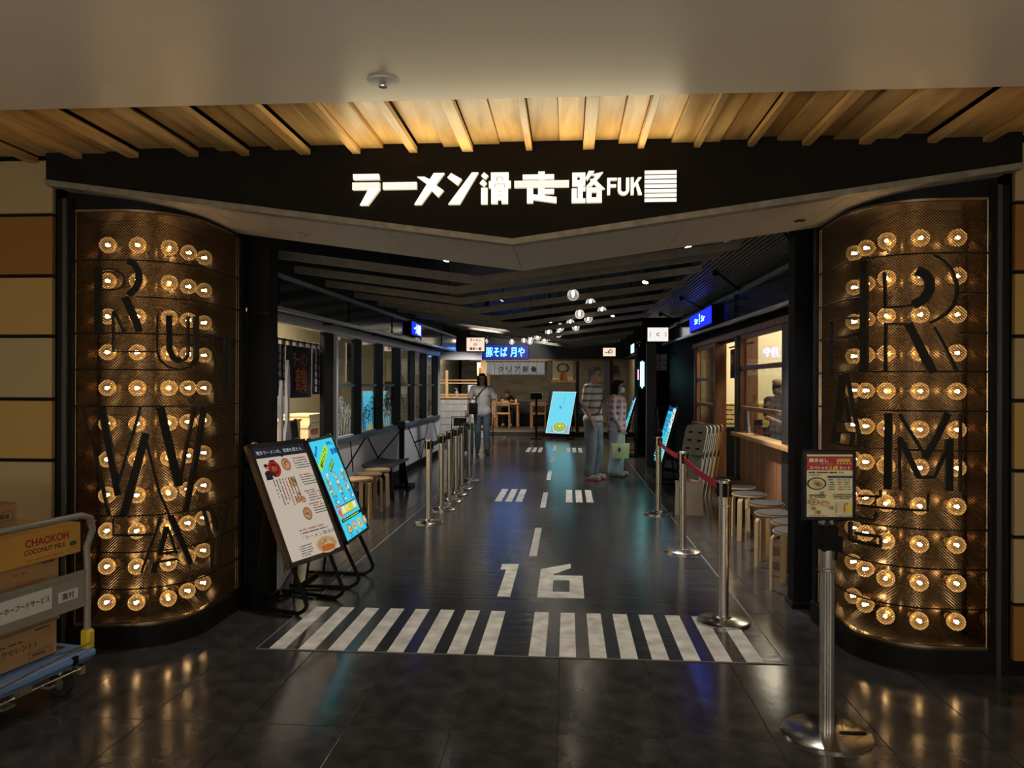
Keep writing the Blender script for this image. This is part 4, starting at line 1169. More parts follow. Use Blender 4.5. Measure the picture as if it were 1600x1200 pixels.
for (x, y), lb in zip(RP, names):
    t = thing('barrier_post', lb, 'barrier post', (x, y, 0.003 if x < 1.18 else 0), group='steel posts with the red belt'); post_parts(t); rposts.append(t)
belt(rposts[0], (RP[1][0]-RP[0][0], RP[1][1]-RP[0][1]), 0.84, 0.02, M_RED)
belt(rposts[1], (RP[2][0]-RP[1][0], RP[2][1]-RP[1][1]), 0.84, 0.03, M_RED)
q = B(); q.bar((0, 0, 0.9), (-0.03, 0.02, 1.22), 0.03, 0.03); q.bar((-0.05, 0, 1.22), (0.06, 0.02, 1.235), 0.02, 0.02); q.ball((0, 0, 0.93), (0.05, 0.045, 0.06), 10); q.obj('sign_holder', BLACK, rposts[2])
LY = [8.2, 9.05, 9.7, 10.3, 10.9, 11.8]
lps = []
for k, y in enumerate(LY):
    o = ('first', 'second', 'third', 'fourth', 'fifth', 'last')[k]
    t = thing('barrier_post', 'steel barrier post with a black belt, %s of the row from the lit menu boards' % o, 'barrier post', (-1.49-0.005*k, y, 0.003), group='steel posts with the black belt')
    if k == 0: post_parts(t)
    else:
        for ch in lps[0].children:
            if not ch.name.startswith('belt.') and ch.name != 'belt':
                c_ = ch.copy(); COL.objects.link(c_); c_.parent = t
    lps.append(t)
for k in range(5): belt(lps[k], (-0.005, LY[k+1]-LY[k]), 0.84, 0.015, M_BELTK)
t = thing('barrier_post', 'black barrier post standing behind the black bench by the white low wall', 'barrier post', (-2.40, 11.0, 0))
q = B(); q.box((0, 0, 0.02), (0.34, 0.34, 0.04), bev=0.01); q.obj('base', BLACK, t); q = B(); q.cyl((0, 0, 0.04), (0, 0, 0.85), 0.04, n=16); q.obj('pole', BLACK, t)
q = B(); q.box((0, 0, 0.90), (0.11, 0.11, 0.11), bev=0.02); q.obj('belt_head', BLACKM, t)

# ---- poster stand in front of the RAMEN column
def paperm(): return mat('poster_paper', (0.72, 0.66, 0.40), 0.4, emit=0.0)
t = thing('poster_stand', 'steel post stand with an A4 ramen set poster in a black frame', 'sign stand', (1.115, 3.39, 0), rz=math.radians(4))
q = B(); q.lathe([(0.001, 0), (0.187, 0), (0.187, 0.008), (0.18, 0.013), (0.001, 0.016)], 48); q.obj('base', M_BASE, t, smooth=35)
q = B(); q.box((0.105, -0.02, 0.0165), (0.11, 0.022, 0.004), bev=0.002); q.obj('base_slot', BLACK, t, smooth=0)
q = B()
pf = []
for i in range(36):
    a = 2*math.pi*i/36; pf.append((0.031 if i % 3 else 0.0285, a))
rows = [[q.bm.verts.new((r*math.cos(a), r*math.sin(a), z)) for r, a in pf] for z in (0.015, 0.70)]
for i in range(36): q.bm.faces.new((rows[0][i], rows[0][(i+1) % 36], rows[1][(i+1) % 36], rows[1][i]))
q.bm.faces.new(rows[1]); q.obj('pole', STEEL, t, smooth=20)
q = B(); q.lathe([(0.033, 0.70), (0.037, 0.703), (0.037, 0.715), (0.033, 0.718), (0.033, 0.80), (0.001, 0.80)], 24); q.obj('collar', STEEL, t)
q = B(); q.box((0, 0, 0.845), (0.072, 0.07, 0.11), bev=0.008); q.box((0.045, 0, 0.82), (0.03, 0.05, 0.07), bev=0.006); q.box((0.022, -0.036, 0.79), (0.014, 0.006, 0.07), bev=0.002); q.obj('clamp', BLACK, t, smooth=0)
q = B(); q.cyl((-0.018, 0, 0.89), (-0.018, 0, 0.925), 0.008, n=10); q.cyl((0.018, 0, 0.89), (0.018, 0, 0.925), 0.008, n=10); q.obj('neck', CHROME, t)
q = B(); q.box((0.005, 0, 1.07), (0.232, 0.016, 0.305), bev=0.004); q.obj('poster_frame', BLACKM, t, smooth=0)
MR = mat('poster_red', (0.40, 0.02, 0.015), 0.4); MY = mat('poster_yellow', (0.75, 0.55, 0.06), 0.4); MW = mat('poster_white', (0.75, 0.72, 0.62), 0.4)
MBL = mat('poster_navy', (0.03, 0.04, 0.14), 0.4); MG = mat('poster_green', (0.12, 0.22, 0.04), 0.4); MO = mat('poster_orange', (0.60, 0.25, 0.05), 0.4); MBR = mat('poster_brown', (0.20, 0.09, 0.03), 0.4)
MCR = mat('poster_cream_soup', (0.62, 0.50, 0.28), 0.4)
p = Print((-0.093, -0.0085, 0.935), (1, 0, 0), (0, 0, 1), 0.001)
W, H = 0.196, 0.268
p.rect(paperm(), 0, 0, W, H); p.rect(MR, 0, H*0.745, W, H*0.225)
p.text(MW, '焼きめし', W*0.26, H*0.905, H*0.06, W*0.42, bold=0.0008); p.text(MW, 'ラーメン', W*0.44, H*0.85, H*0.035, W*0.26)
p.text(MW, 'スペシャル', W*0.27, H*0.785, H*0.05, W*0.40, bold=0.0006); p.text(MY, '3点', W*0.59, H*0.785, H*0.075, W*0.2, bold=0.001); p.text(MW, 'セット', W*0.83, H*0.785, H*0.05, W*0.24, bold=0.0006)
p.rect(MY, W*0.66, H*0.88, W*0.28, H*0.05); p.text(MBR, '期間限定', W*0.80, H*0.905, H*0.03, W*0.24)
for k in range(5): p.poly(MY, [(W*(0.64+0.07*k), H*0.845), (W*(0.67+0.07*k), H*0.875), (W*(0.70+0.07*k), H*0.845)])
p.lines(M_INK, W*0.04, H*0.70, W*0.92, 1, 0, H*0.022, seed=3); p.lines(MBR, W*0.04, H*0.665, W*0.36, 1, 0, H*0.014, seed=4)
p.bowl(M_INK, MCR, [MG, MO, MBR, MG], W*0.21, H*0.535, W*0.21, H*0.10, 4)
p.rect(MBL, W*0.44, H*0.625, W*0.55, H*0.035)
for k in range(5):
    p.lines(M_INK, W*0.46, H*(0.59-0.037*k), W*0.14, 1, 0, H*0.014, seed=10+k); p.lines(MR, W*0.66, H*(0.59-0.037*k), W*0.10, 1, 0, H*0.014, seed=20+k); p.lines(M_INK, W*0.80, H*(0.59-0.037*k), W*0.15, 1, 0, H*0.012, seed=30+k)
p.lines(M_INK, W*0.03, H*0.345, W*0.44, 2, H*0.03, H*0.018, seed=41); p.lines(M_INK, W*0.55, H*0.36, W*0.42, 3, H*0.03, H*0.016, seed=42)
p.disc(M_INK, W*0.30, H*0.39, W*0.035); p.text(MW, '+', W*0.30, H*0.39, H*0.035); p.disc(M_INK, W*0.50, H*0.16, W*0.035); p.text(MW, '+', W*0.50, H*0.16, H*0.035)
p.bowl(M_INK, MCR, [MO, MBR], W*0.11, H*0.25, W*0.105, H*0.045, 5); p.disc(MO, W*0.36, H*0.23, W*0.09, H*0.04); p.disc(MCR, W*0.36, H*0.22, W*0.05, H*0.02)
p.bowl(MO, MBR, [MO], W*0.11, H*0.15, W*0.05, H*0.03, 6); p.bowl(MO, MBR, [MO], W*0.21, H*0.09, W*0.05, H*0.03, 7)
p.rect(MW, W*0.62, H*0.07, W*0.12, H*0.17); p.rect(MCR, W*0.63, H*0.08, W*0.10, H*0.15); p.rect(MY, W*0.79, H*0.08, W*0.13, H*0.15); p.rect(MBR, W*0.80, H*0.21, W*0.03, H*0.03)
p.lines(M_INK, W*0.02, H*0.03, W*0.46, 2, H*0.02, H*0.011, seed=51); p.lines(M_INK, W*0.58, H*0.03, W*0.36, 2, H*0.02, H*0.011, seed=52)
p.done('printed_poster', t)

# ================================================================ LIT MENU BOARDS
def menu_board(label, BL, u, W, v, art, margin=0.03, frame=None, legs=True, foot=0.12, name='menu_board', bars=True):
    u = Vector(u).normalized(); v = Vector(v); H = v.length; v = v.normalized(); n = u.cross(v).normalized()
    z0 = BL[2]; root = thing(name, label, 'menu board', (BL[0], BL[1], 0))
    o = Vector((0, 0, z0)); rot = Matrix((u, -n, v)).transposed().to_4x4()
    frame = frame or BLACKM
    b = B(); b.box(o+u*W/2+v*H/2-n*0.022, (W, 0.034, H), rot=rot, bev=0.006); b.obj('case', frame, root, smooth=0)
    b = B()
    for c_, d_ in ((u*W/2+v*margin/2, (W, 0.012, margin)), (u*W/2+v*(H-margin/2), (W, 0.012, margin)), (u*margin/2+v*H/2, (margin, 0.012, H)), (u*(W-margin/2)+v*H/2, (margin, 0.012, H))):
        b.box(o+c_-n*0.001, d_, rot=rot)
    b.obj('bezel', frame, root, smooth=0)
    p = Print(o+u*margin+v*margin-n*0.004, u, v, 0.001); art(p, W-2*margin, H-2*margin); p.done('printed_poster', root)
    if legs:
        nh = Vector((n.x, n.y, 0)).normalized()
        for f in (0.16, 0.84):
            q = o+u*W*f-n*0.055+v*0.12
            fl_ = Vector((q.x, q.y, 0.016))
            pts = [q+v*H*0.3, q, o+u*W*f-n*0.05-Vector((0, 0, 0.02)), fl_+nh*(foot)+Vector((0, 0, z0*0.42)), fl_+nh*(foot+0.035)+Vector((0, 0, z0*0.18)), fl_+nh*(foot+0.02)+Vector((0, 0, 0.03)), fl_+nh*(foot-0.03), fl_-nh*0.36]
            b = B(); b.tube(pts, 0.014, 8); b.obj('leg', BLACK, root)
        a = o+u*W*0.16; c_ = o+u*W*0.84
        b = B(); b.tube([Vector((a.x, a.y, 0.016))-nh*0.38, Vector((c_.x, c_.y, 0.016))-nh*0.38], 0.013, 8); b.obj('cross_bar', BLACK, root)
        for f in (0.16, 0.84):
            q = o+u*W*f-n*0.06+v*H*0.6; b = B(); b.tube([q, Vector((q.x, q.y, 0.02))-nh*0.10], 0.010, 6); b.obj('rear_strut', BLACK, root)
    for f in (0.12, 0.88):
        b = B(); b.box(o+u*W*f+v*(H+0.006), (0.03, 0.03, 0.014), rot=rot, bev=0.003); b.obj('clip', CHROME, root, smooth=0)
    return root
GS = 0.78
def gl(nm, c, k=1.0): return glow('print_'+nm, c, GS*k)
def art_cream(p, W, H):
    S = 0.56
    P_ = lambda nm, c: glow('cream_'+nm, c, S)
    base, ink, red = P_('paper', (0.86, 0.73, 0.59)), P_('ink', (0.03, 0.025, 0.03)), P_('red', (0.50, 0.03, 0.02))
    p.rect(base, 0, 0, W, H); p.rect(P_('header', (0.03, 0.03, 0.04)), 0, H*0.905, W, H*0.095)
    p.text(P_('white', (0.8, 0.8, 0.8)), '博多ラーメンの、常識を超えろ。', W*0.5, H*0.953, H*0.036, W*0.9)
    p.poly(P_('header', (0, 0, 0)), [(W*0.47, H*0.906), (W*0.53, H*0.906), (W*0.5, H*0.893)])
    p.disc(red, W*0.28, H*0.80, W*0.115, H*0.075); p.disc(P_('red2', (0.28, 0.01, 0.01)), W*0.28, H*0.80, W*0.07, H*0.05); p.rect(ink, W*0.23, H*0.865, W*0.10, H*0.015); p.text(P_('tan', (0.6, 0.35, 0.15)), '博多', W*0.28, H*0.80, H*0.05, W*0.10)
    p.poly(ink, [(W*0.08, H*0.71), (W*0.08, H*0.775), (W*0.13, H*0.795), (W*0.2, H*0.785), (W*0.27, H*0.74), (W*0.26, H*0.725), (W*0.2, H*0.745), (W*0.2, H*0.71)])
    p.disc(P_('skin', (0.55, 0.30, 0.18)), W*0.145, H*0.825, W*0.035, H*0.022); p.disc(ink, W*0.14, H*0.838, W*0.038, H*0.014)
    soup = P_('soup', (0.66, 0.36, 0.14)); cre = P_('cream', (0.78, 0.60, 0.36)); brn = P_('brown', (0.25, 0.08, 0.03)); org = P_('orange', (0.70, 0.16, 0.04)); grn = P_('green', (0.20, 0.26, 0.06))
    for (cx, cy, r, rim, s_) in ((0.52, 0.825, 0.085, red, soup), (0.53, 0.66, 0.08, cre, soup), (0.52, 0.50, 0.045, brn, soup), (0.60, 0.49, 0.045, red, soup), (0.56, 0.545, 0.03, cre, org), (0.58, 0.36, 0.085, brn, soup)):
        p.bowl(rim, s_, [brn, org, cre, grn], W*cx, H*cy, W*r, W*r*1.0, int(cx*100+cy*10))
    for y, m in ((0.86, red), (0.70, red), (0.55, red), (0.43, red), (0.225, red)):
        p.lines(m, W*(0.66 if y > 0.3 else 0.30), H*y, W*(0.26 if y > 0.3 else 0.5), 1, 0, H*0.011, seed=int(y*90))
    for k, y in enumerate((0.835, 0.675, 0.525, 0.405)): p.lines(ink, W*0.64, H*y, W*0.34, 4, H*0.023, H*0.009, seed=60+k)
    for k in range(8): p.lines(red if k in (3, 4) else ink, W*(0.07+0.052*k), H*0.69, H*0.30*(0.7+0.3*((k*7) % 3)/2), 1, 0, W*0.018, vertical=True, seed=80+k)
    p.lines(ink, W*0.20, H*0.19, W*0.7, 1, 0, H*0.011, seed=91); p.text(ink, '“ラーメン革命児”', W*0.55, H*0.155, H*0.035, W*0.72)
    p.bowl(cre, soup, [org, cre, cre, grn, org], W*0.60, H*0.055, W*0.22, H*0.075, 9); p.poly(org, [(W*0.46, H*0.0), (W*0.5, H*0.045), (W*0.62, H*0.055), (W*0.74, H*0.03), (W*0.72, H*0.0)])
    for k in range(7): p.poly(cre, [(W*(0.5+0.03*k), H*0.075), (W*(0.51+0.03*k), H*0.078), (W*(0.545+0.03*k), H*0.11), (W*(0.535+0.03*k), H*0.112)])
    p.lines(ink, W*0.06, H*0.09, W*0.26, 5, H*0.02, H*0.008, seed=95); p.lines(ink, W*0.82, H*0.12, W*0.17, 5, H*0.02, H*0.008, seed=96)
def art_cyan(p, W, H):
    cy, bl, lime, ye, wh, pk, ink = gl('cyan', (0.06, 0.62, 0.85), 1.25), gl('blue', (0.01, 0.06, 0.40)), gl('lime', (0.42, 0.80, 0.02), 1.2), gl('yellow', (0.9, 0.75, 0.05)), gl('white', (0.85, 0.95, 1.0), 1.1), gl('pink', (0.9, 0.15, 0.12)), gl('ink', (0.01, 0.02, 0.05))
    p.rect(cy, 0, 0, W, H)
    p.poly(bl, [(W*0.06, H*0.87), (W*0.24, H*0.96), (W*0.27, H*0.93), (W*0.10, H*0.84)]); p.text(cy, '新登場', W*0.165, H*0.90, H*0.04, W*0.15, ang=0.5)
    p.poly(lime, [(W*0.04, H*0.76), (W*0.60, H*0.95), (W*0.66, H*0.89), (W*0.10, H*0.69)]); p.text(ink, '博多とんこつ', W*0.35, H*0.82, H*0.05, W*0.48, bold=0.0015, ang=0.5)
    p.poly(ink, [(W*0.40, H*0.71), (W*0.66, H*0.79), (W*0.68, H*0.74), (W*0.42, H*0.66)]); p.poly(lime, [(W*0.42, H*0.71), (W*0.65, H*0.78), (W*0.66, H*0.745), (W*0.43, H*0.675)]); p.text(ink, '博多', W*0.54, H*0.727, H*0.045, W*0.16, ang=0.45)
    p.text(bl, '冷やし', W*0.80, H*0.95, H*0.04, W*0.24, bold=0.003); p.text(bl, '夏の麺', W*0.86, H*0.86, H*0.06, W*0.24, bold=0.003)
    rr = random.Random(4); cols = [gl('salad', (0.15, 0.5, 0.08)), gl('noodle', (0.75, 0.62, 0.3)), gl('pork', (0.6, 0.2, 0.12)), gl('plum', (0.35, 0.2, 0.5)), wh]
    for c_ in range(3):
        x = W*(0.12+0.30*c_)
        p.rect(gl('panel', (0.10, 0.70, 0.90)), x-W*0.03, H*0.34, W*0.24, H*0.30)
        for k in range(26): p.disc(cols[(k+c_) % 5], x+W*rr.uniform(0, .12), H*rr.uniform(.45, .66), W*rr.uniform(.015, .04), H*rr.uniform(.008, .02), 8)
        p.lines(ink, x, H*0.43, W*0.16, 2, H*0.015, H*0.009, seed=c_); p.lines(bl, x, H*0.40, H*0.06, 3, W*0.04, W*0.02, vertical=True, seed=9+c_)
        p.disc(wh, x+W*0.1, H*0.37, W*0.04, H*0.012)
    p.poly(bl, [(W*0.06, H*0.235), (W*0.80, H*0.235), (W*0.86, H*0.33), (W*0.12, H*0.33)]); p.poly(ye, [(W*0.10, H*0.24), (W*0.80, H*0.24), (W*0.84, H*0.32), (W*0.14, H*0.32)])
    for k in range(4): p.text(wh if k != 2 else lime, '選べる麺'[k], W*(0.24+0.165*k), H*0.282, H*0.06, W*0.13, bold=0.002)
    for k in range(10): p.disc(pk, W*rr.uniform(0, .12), H*rr.uniform(.2, .34), W*.04, H*.014, 7)
    p.rect(ink, 0, H*0.175, W, H*0.03); p.lines(lime, W*0.05, H*0.184, W*0.8, 1, 0, H*0.012, seed=33)
    for k, rim in enumerate((ink, pk, ye, bl)):
        p.bowl(rim, cols[1], [cols[0], cols[2], wh], W*(0.15+0.22*k), H*0.095, W*0.09, H*0.05, 40+k); p.lines(ink, W*(0.08+0.22*k), H*0.03, W*0.13, 2, H*0.012, H*0.006, seed=70+k)
def art_plain(p, W, H):
    base = gl('sky', (0.16, 0.66, 0.84), 1.35); ink = gl('deep', (0.02, 0.10, 0.2)); wh = gl('white', (0.85, 0.95, 1.0), 1.1)
    p.rect(wh, 0, 0, W, H); p.rect(base, W*0.02, H*0.012, W*0.96, H*0.976)
    for k, ch in enumerate('つけ麺冷製'): p.text(ink, ch, W*0.55, H*(0.90-0.05*k), H*0.03)
    p.disc(gl('ring', (0.10, 0.50, 0.72)), W*0.45, H*0.62, W*0.06, W*0.06)
    lime, ye = gl('lime2', (0.55, 0.78, 0.06)), gl('noodle', (0.75, 0.62, 0.3)); org = gl('orange', (0.85, 0.3, 0.03)); 
    for k in range(4):
        p.rect(org, W*(0.20+0.03*k), H*0.02, W*0.02, H*0.17); p.rect(org, W*(0.80+0.03*k), H*0.02, W*0.02, H*0.17)
    p.disc(wh, W*0.55, H*0.155, W*0.29, H*0.125); p.disc(gl('teal', (0.03, 0.25, 0.35)), W*0.55, H*0.158, W*0.26, H*0.11); p.disc(lime, W*0.55, H*0.16, W*0.23, H*0.095)
    p.disc(gl('lime3', (0.4, 0.6, 0.03)), W*0.53, H*0.15, W*0.13, H*0.05); p.disc(wh, W*0.55, H*0.175, W*0.06, H*0.02)
def art_blue(p, W, H):
    base = gl('cyan', (0.06, 0.62, 0.85), 1.25); bl = gl('blue', (0.01, 0.06, 0.40)); wh = gl('white', (0.85, 0.95, 1.0), 1.1); ye = gl('yellow', (0.9, 0.75, 0.05)); pk = gl('pink', (0.9, 0.15, 0.12)); pl = gl('plum', (0.35, 0.2, 0.5)); ink = gl('ink', (0.01, 0.02, 0.05)); mt = gl('mint', (0.25, 0.80, 0.78), 1.2)
    p.rect(base, 0, 0, W, H); p.rect(bl, 0, H*0.93, W*0.55, H*0.07); p.rect(mt, W*0.62, H*0.02, W*0.36, H*0.6); p.rect(wh, W*0.62, H*0.64, W*0.36, H*0.34); p.poly(ye, [(W*0.9, H*0.98), (W*0.98, H*0.98), (W*0.98, H*0.8), (W*0.9, H*0.86)])
    rr = random.Random(8)
    for k in range(12): p.disc((pk, pl, ye, ink)[k % 4], W*rr.uniform(.66, .94), H*rr.uniform(.68, .92), W*.035, H*.02, 8)
    for k in range(4): p.lines(bl, W*(0.06+0.13*k), H*0.88, H*0.42, 1, 0, W*0.07, vertical=True, seed=k)
    p.lines(ink, W*0.66, H*0.56, W*0.28, 12, H*0.042, H*0.016, seed=6); p.lines(wh, W*0.06, H*0.40, W*0.48, 9, H*0.04, H*0.018, seed=7)
menu_board('leaning cream menu board headed in black with ramen bowls, beside the RUNWAY column', (-1.745, 4.74, 0.33), (0.313, 0.95, 0), 0.59, (-0.33, 0.107, 0.77), art_cream, 0.03, mat('bronze_frame', (0.05, 0.035, 0.025), 0.4, 0.5))
menu_board('leaning glowing cyan menu board with lime banner behind the cream board', (-1.57, 5.40, 0.345), (0, 1, 0), 0.60, (-0.305, 0, 0.745), art_cyan, 0.02)
menu_board('leaning glowing blue menu board by the third red belt post', (1.365, 12.3, 0.30), (0, -1, 0), 0.9, (0.24, 0, 0.86), art_blue, 0.015, foot=0.05)
menu_board('leaning glowing narrow menu board in the dark behind the woman', (1.12, 16.5, 0.32), (0, -1, 0), 0.7, (0.28, 0, 0.92), art_blue, 0.015, foot=0.05)
menu_board('glowing plain cyan board with a green soup bowl in front of the back shop', (-0.62, 21.05, 0.15), (0.84, -0.545, 0), 0.80, (0.20, 0.31, 1.16), art_plain, 0.015, foot=0.0)
# ================================================================ STOOLS, BENCH, CHAIRS, BAGS
M_BIRCH = wood('birch_leg', (0.50, 0.36, 0.19), (0.64, 0.48, 0.28), 0.4, stretch=(6, 6, 0.5))
M_BIRCHD = wood('dark_birch_leg', (0.30, 0.20, 0.11), (0.40, 0.28, 0.16), 0.45, stretch=(6, 6, 0.5))
M_PAD = mat('grey_seat_pad', (0.085, 0.082, 0.078), 0.85, var=0.15, scale=40, spec=0.2)
def stool(name, label, loc, rz, seatm, legm, group):
    t = thing(name, label, 'stool', loc, rz, group)
    q = B(); q.lathe([(0.001, 0.418), (0.158, 0.418), (0.163, 0.424), (0.163, 0.436), (0.001, 0.436)], 32); q.obj('seat', legm, t, smooth=35)
    q = B(); q.lathe([(0.001, 0.436), (0.155, 0.436), (0.157, 0.442), (0.15, 0.447), (0.001, 0.448)], 32); q.obj('seat_pad', seatm, t, smooth=35)
    lm = None
    for k in range(4):
        if lm is None:
            q = B(); pts = [(0.182, 0, 0.0), (0.176, 0, 0.36)] + [(0.126+0.05*math.cos(a), 0, 0.362+0.05*math.sin(a)) for a in (0.3, 0.7, 1.1, 1.57)] + [(0.05, 0, 0.412)]
            q.ribbon(pts, 0.024, lambda i: ((1, 0, 0), (1, 0, 0), (0.95, 0, .3), (.76, 0, .64), (.45, 0, .89), (0, 0, 1), (0, 0, 1))[i], -0.012); lm = q.mesh('leg', legm, 30)
        link('leg', lm, t, None, (0, 0, math.pi/4+k*math.pi/2))
    return t
rs = [(1.79, 8.82), (1.80, 8.2), (1.77, 7.64), (1.78, 7.05), (1.72, 6.52), (1.74, 6.08), (1.66, 5.72)]
od = ('seventh', 'sixth', 'fifth', 'fourth', 'third', 'second', 'first')
s0 = None
for k, (x, y) in enumerate(rs):
    lb = 'round grey topped stool with bent birch legs, %s of the row from the black post' % od[k]
    if s0 is None: s0 = stool('round_stool', lb, (x, y, 0), 0.5, M_PAD, M_BIRCH, 'grey topped stools by the timber front')
    else: dup(s0, (x, y, 0), 0.5+0.55*k, lb)
s1 = stool('round_stool', 'brown round stool with bent legs, first of three behind the cyan menu board', (-2.33, 8.45, 0), 0.3, M_BIRCHD, M_BIRCHD, 'brown stools by the white low wall')
dup(s1, (-2.34, 8.90, 0), 0.55, 'brown round stool with bent legs, middle of three behind the cyan menu board')
dup(s1, (-2.34, 9.34, 0), 0.2, 'brown round stool with bent legs, third of three next to the black bench')
t = thing('bench', 'low dark bench with a curved grey seat against the white low wall', 'bench', (-2.42, 10.15, 0))
q = B(); pr = []
for i in range(9):
    a = (i-4)/4; pr.append((0.2*a, 0.40+0.03*a*a))
q.prism(pr+[(x, z+0.035) for x, z in pr[::-1]], (0, 0.5, 0), (1, 0, 0), (0, 0, 1), 1.0); q.obj('seat', mat('bench_grey', (0.05, 0.05, 0.055), 0.35, var=0.2), t, smooth=30)
for sx in (-1, 1):
    for sy in (-1, 1):
        q = B(); q.bar((sx*0.14, sy*0.40, 0.42), (sx*0.19, sy*0.46, 0.0), 0.035, 0.05, up=(1, 0, 0)); q.obj('leg', BLACK, t, smooth=0)
q = B(); q.bar((0, -0.4, 0.25), (0, 0.4, 0.25), 0.03, 0.04); q.obj('stretcher', BLACK, t, smooth=0)
# folded chairs leaning in a row
M_CHAIRB = wood('brown_chair_timber', (0.17, 0.075, 0.03), (0.26, 0.12, 0.05), 0.5, stretch=(6, 6, 0.5))
M_FOLDG = mat('grey_folding_board', (0.27, 0.27, 0.26), 0.55, var=0.15, scale=9)
def folded(label, loc, rz, lean, m):
    t = thing('folded_chair', label, 'folding chair', loc, group='folded chairs leaning in a row', rot=(lean, 0, rz))
    def rr(w_, h_, r, z):
        q = []
        for cx, cz, a0 in ((w_-r, z+r, -90), (w_-r, z+h_-r, 0), (-w_+r, z+h_-r, 90), (-w_+r, z+r, 180)):
            for i in range(5): a = math.radians(a0+22.5*i); q.append((cx+r*math.cos(a), cz+r*math.sin(a)))
        return q
    q = B(); q.prism(rr(0.2, 0.40, 0.07, 0.58), (0, 0, 0), (1, 0, 0), (0, 0, 1), 0.022); q.obj('backrest', m, t, smooth=30)
    q = B(); q.prism(rr(0.185, 0.38, 0.05, 0.17), (0, 0.028, 0), (1, 0, 0), (0, 0, 1), 0.022); q.obj('seat', m, t, smooth=30)
    for s_ in (-1, 1):
        for k in range(3):
            q = B(); q.box((s_*0.09, -0.0235, 0.66+0.11*k), (0.075, 0.003, 0.024), bev=0.001); q.obj('slot', BLACK, t, smooth=0)
        q = B(); q.box((s_*0.165, 0.045, 0.44), (0.03, 0.02, 0.88), bev=0.003); q.obj('leg', m, t, smooth=0)
        q = B(); q.box((s_*0.12, 0.07, 0.40), (0.03, 0.02, 0.80), bev=0.003); q.obj('leg', m, t, smooth=0)
    return t
for k, (m, nm) in enumerate(((M_FOLDG, 'grey folded chair leaning, first in the row by the glowing blue board'), (M_FOLDG, 'grey folded chair leaning, second in the row'), (M_FOLDG, 'grey folded chair leaning, third in the row'),
                             (M_BIRCHD, 'light timber folded chair leaning behind the grey ones'), (M_CHAIRB, 'brown timber folded chair leaning, last in the row'))):
    folded(nm, (1.55+0.07*k, 10.3+0.105*k, 0.004), math.radians(-55), math.radians(-14), m)
# paper bag
t = thing('paper_bag', 'pale kraft paper shopping bag with pink wrapping inside, by the middle red belt post', 'bag', (1.40, 9.02, 0), rz=math.radians(-6))
M_KRAFT = mat('kraft_paper', (0.62, 0.54, 0.46), 0.75, var=0.08, scale=6, bump=0.4)
q = B(); rows = []
for z, w_, d_ in ((0, .155, .085), (0.14, .153, .083), (0.28, .148, .078), (0.385, .152, .07)):
    rows.append([q.bm.verts.new((x*w_, y*d_, z+0.006*random.uniform(-1, 1)*(z > .3))) for x, y in ((-1, -1), (-.3, -1.03), (.4, -.97), (1, -1), (1.0, 0), (1, 1), (0, 1.02), (-1, 1), (-.96, 0))])
for a, c_ in zip(rows, rows[1:]):
    for j in range(9): q.bm.faces.new((a[j], a[(j+1) % 9], c_[(j+1) % 9], c_[j]))
q.bm.faces.new(rows[0][::-1]); bag = q.obj('bag_body', M_KRAFT, t, smooth=0)
sm = bag.modifiers.new('thick', 'SOLIDIFY'); sm.thickness = 0.003
q = B(); q.ball((0.05, 0, 0.35), (0.09, 0.055, 0.05), 10); q.ball((0.03, -0.01, 0.385), (0.03, 0.03, 0.02), 8); q.obj('pink_wrapping', mat('pink_tissue', (0.62, 0.30, 0.25), 0.7, var=0.2, scale=20, bump=0.5), t)
q = B(); q.tube([(-0.07, -0.07, 0.38), (-0.05, -0.075, 0.41), (0.05, -0.075, 0.41), (0.07, -0.07, 0.38)], 0.003, 6); q.obj('handle', M_KRAFT, t)
# dark chairs beyond the barrier
def dark_chair(label, loc, rz):
    t = thing('dark_chair', label, 'chair', loc, rz)
    q = B(); q.tube([(-0.2, 0.2, 0), (-0.2, 0.22, 0.45), (-0.19, 0.26, 0.74), (0.19, 0.26, 0.74), (0.2, 0.22, 0.45), (0.2, 0.2, 0)], 0.012, 8); q.obj('back_frame', BLACK, t)
    q = B(); q.box((0, 0.25, 0.62), (0.3, 0.012, 0.18), bev=0.004); q.obj('backrest', DKGREY, t, smooth=0)
    q = B(); q.box((0, 0, 0.44), (0.42, 0.42, 0.035), bev=0.01); q.obj('seat', DKGREY, t, smooth=0)
    for sx in (-1, 1): q = B(); q.cyl((sx*0.19, -0.19, 0.43), (sx*0.2, -0.2, 0), 0.012, n=8); q.obj('leg', BLACK, t)
dark_chair('dark metal chair beyond the barrier posts, next to the end of the white low wall', (-2.42, 17.3, 0.0), 0.2)
dark_chair('dark metal chair beyond the barrier posts, close to the walking person', (-1.98, 17.9, 0.0), -0.1)
t = thing('floor_mat', 'small red floor mat at the dark doorway behind the woman', 'mat', (1.50, 17.95, 0))
q = B(); q.box((0, 0, 0.005), (0.44, 0.6, 0.01), bev=0.003); q.obj('mat', mat('red_mat', (0.45, 0.03, 0.03), 0.8), t, smooth=0)

# ================================================================ HAND CART WITH BOXES
M_CBLUE = mat('cart_blue_plastic', (0.13, 0.23, 0.44), 0.45, var=0.08)
M_CGREY = mat('cart_grey_paint', (0.24, 0.23, 0.19), 0.42, 0.2, var=0.06)
M_CYEL = mat('cart_yellow_plastic', (0.62, 0.45, 0.02), 0.4)
M_CARD = mat('cardboard', (0.36, 0.21, 0.09), 0.75, var=0.08, scale=5, stretch=(1, 1, 4))
M_CARD2 = mat('cardboard_dark', (0.27, 0.155, 0.07), 0.75, var=0.08, scale=5)
M_CARD3 = mat('orange_carton', (0.50, 0.26, 0.045), 0.6, var=0.06)
cu = Vector((0.18, 0.984, 0)).normalized()
crz = math.atan2(cu.y, cu.x)-math.pi/2
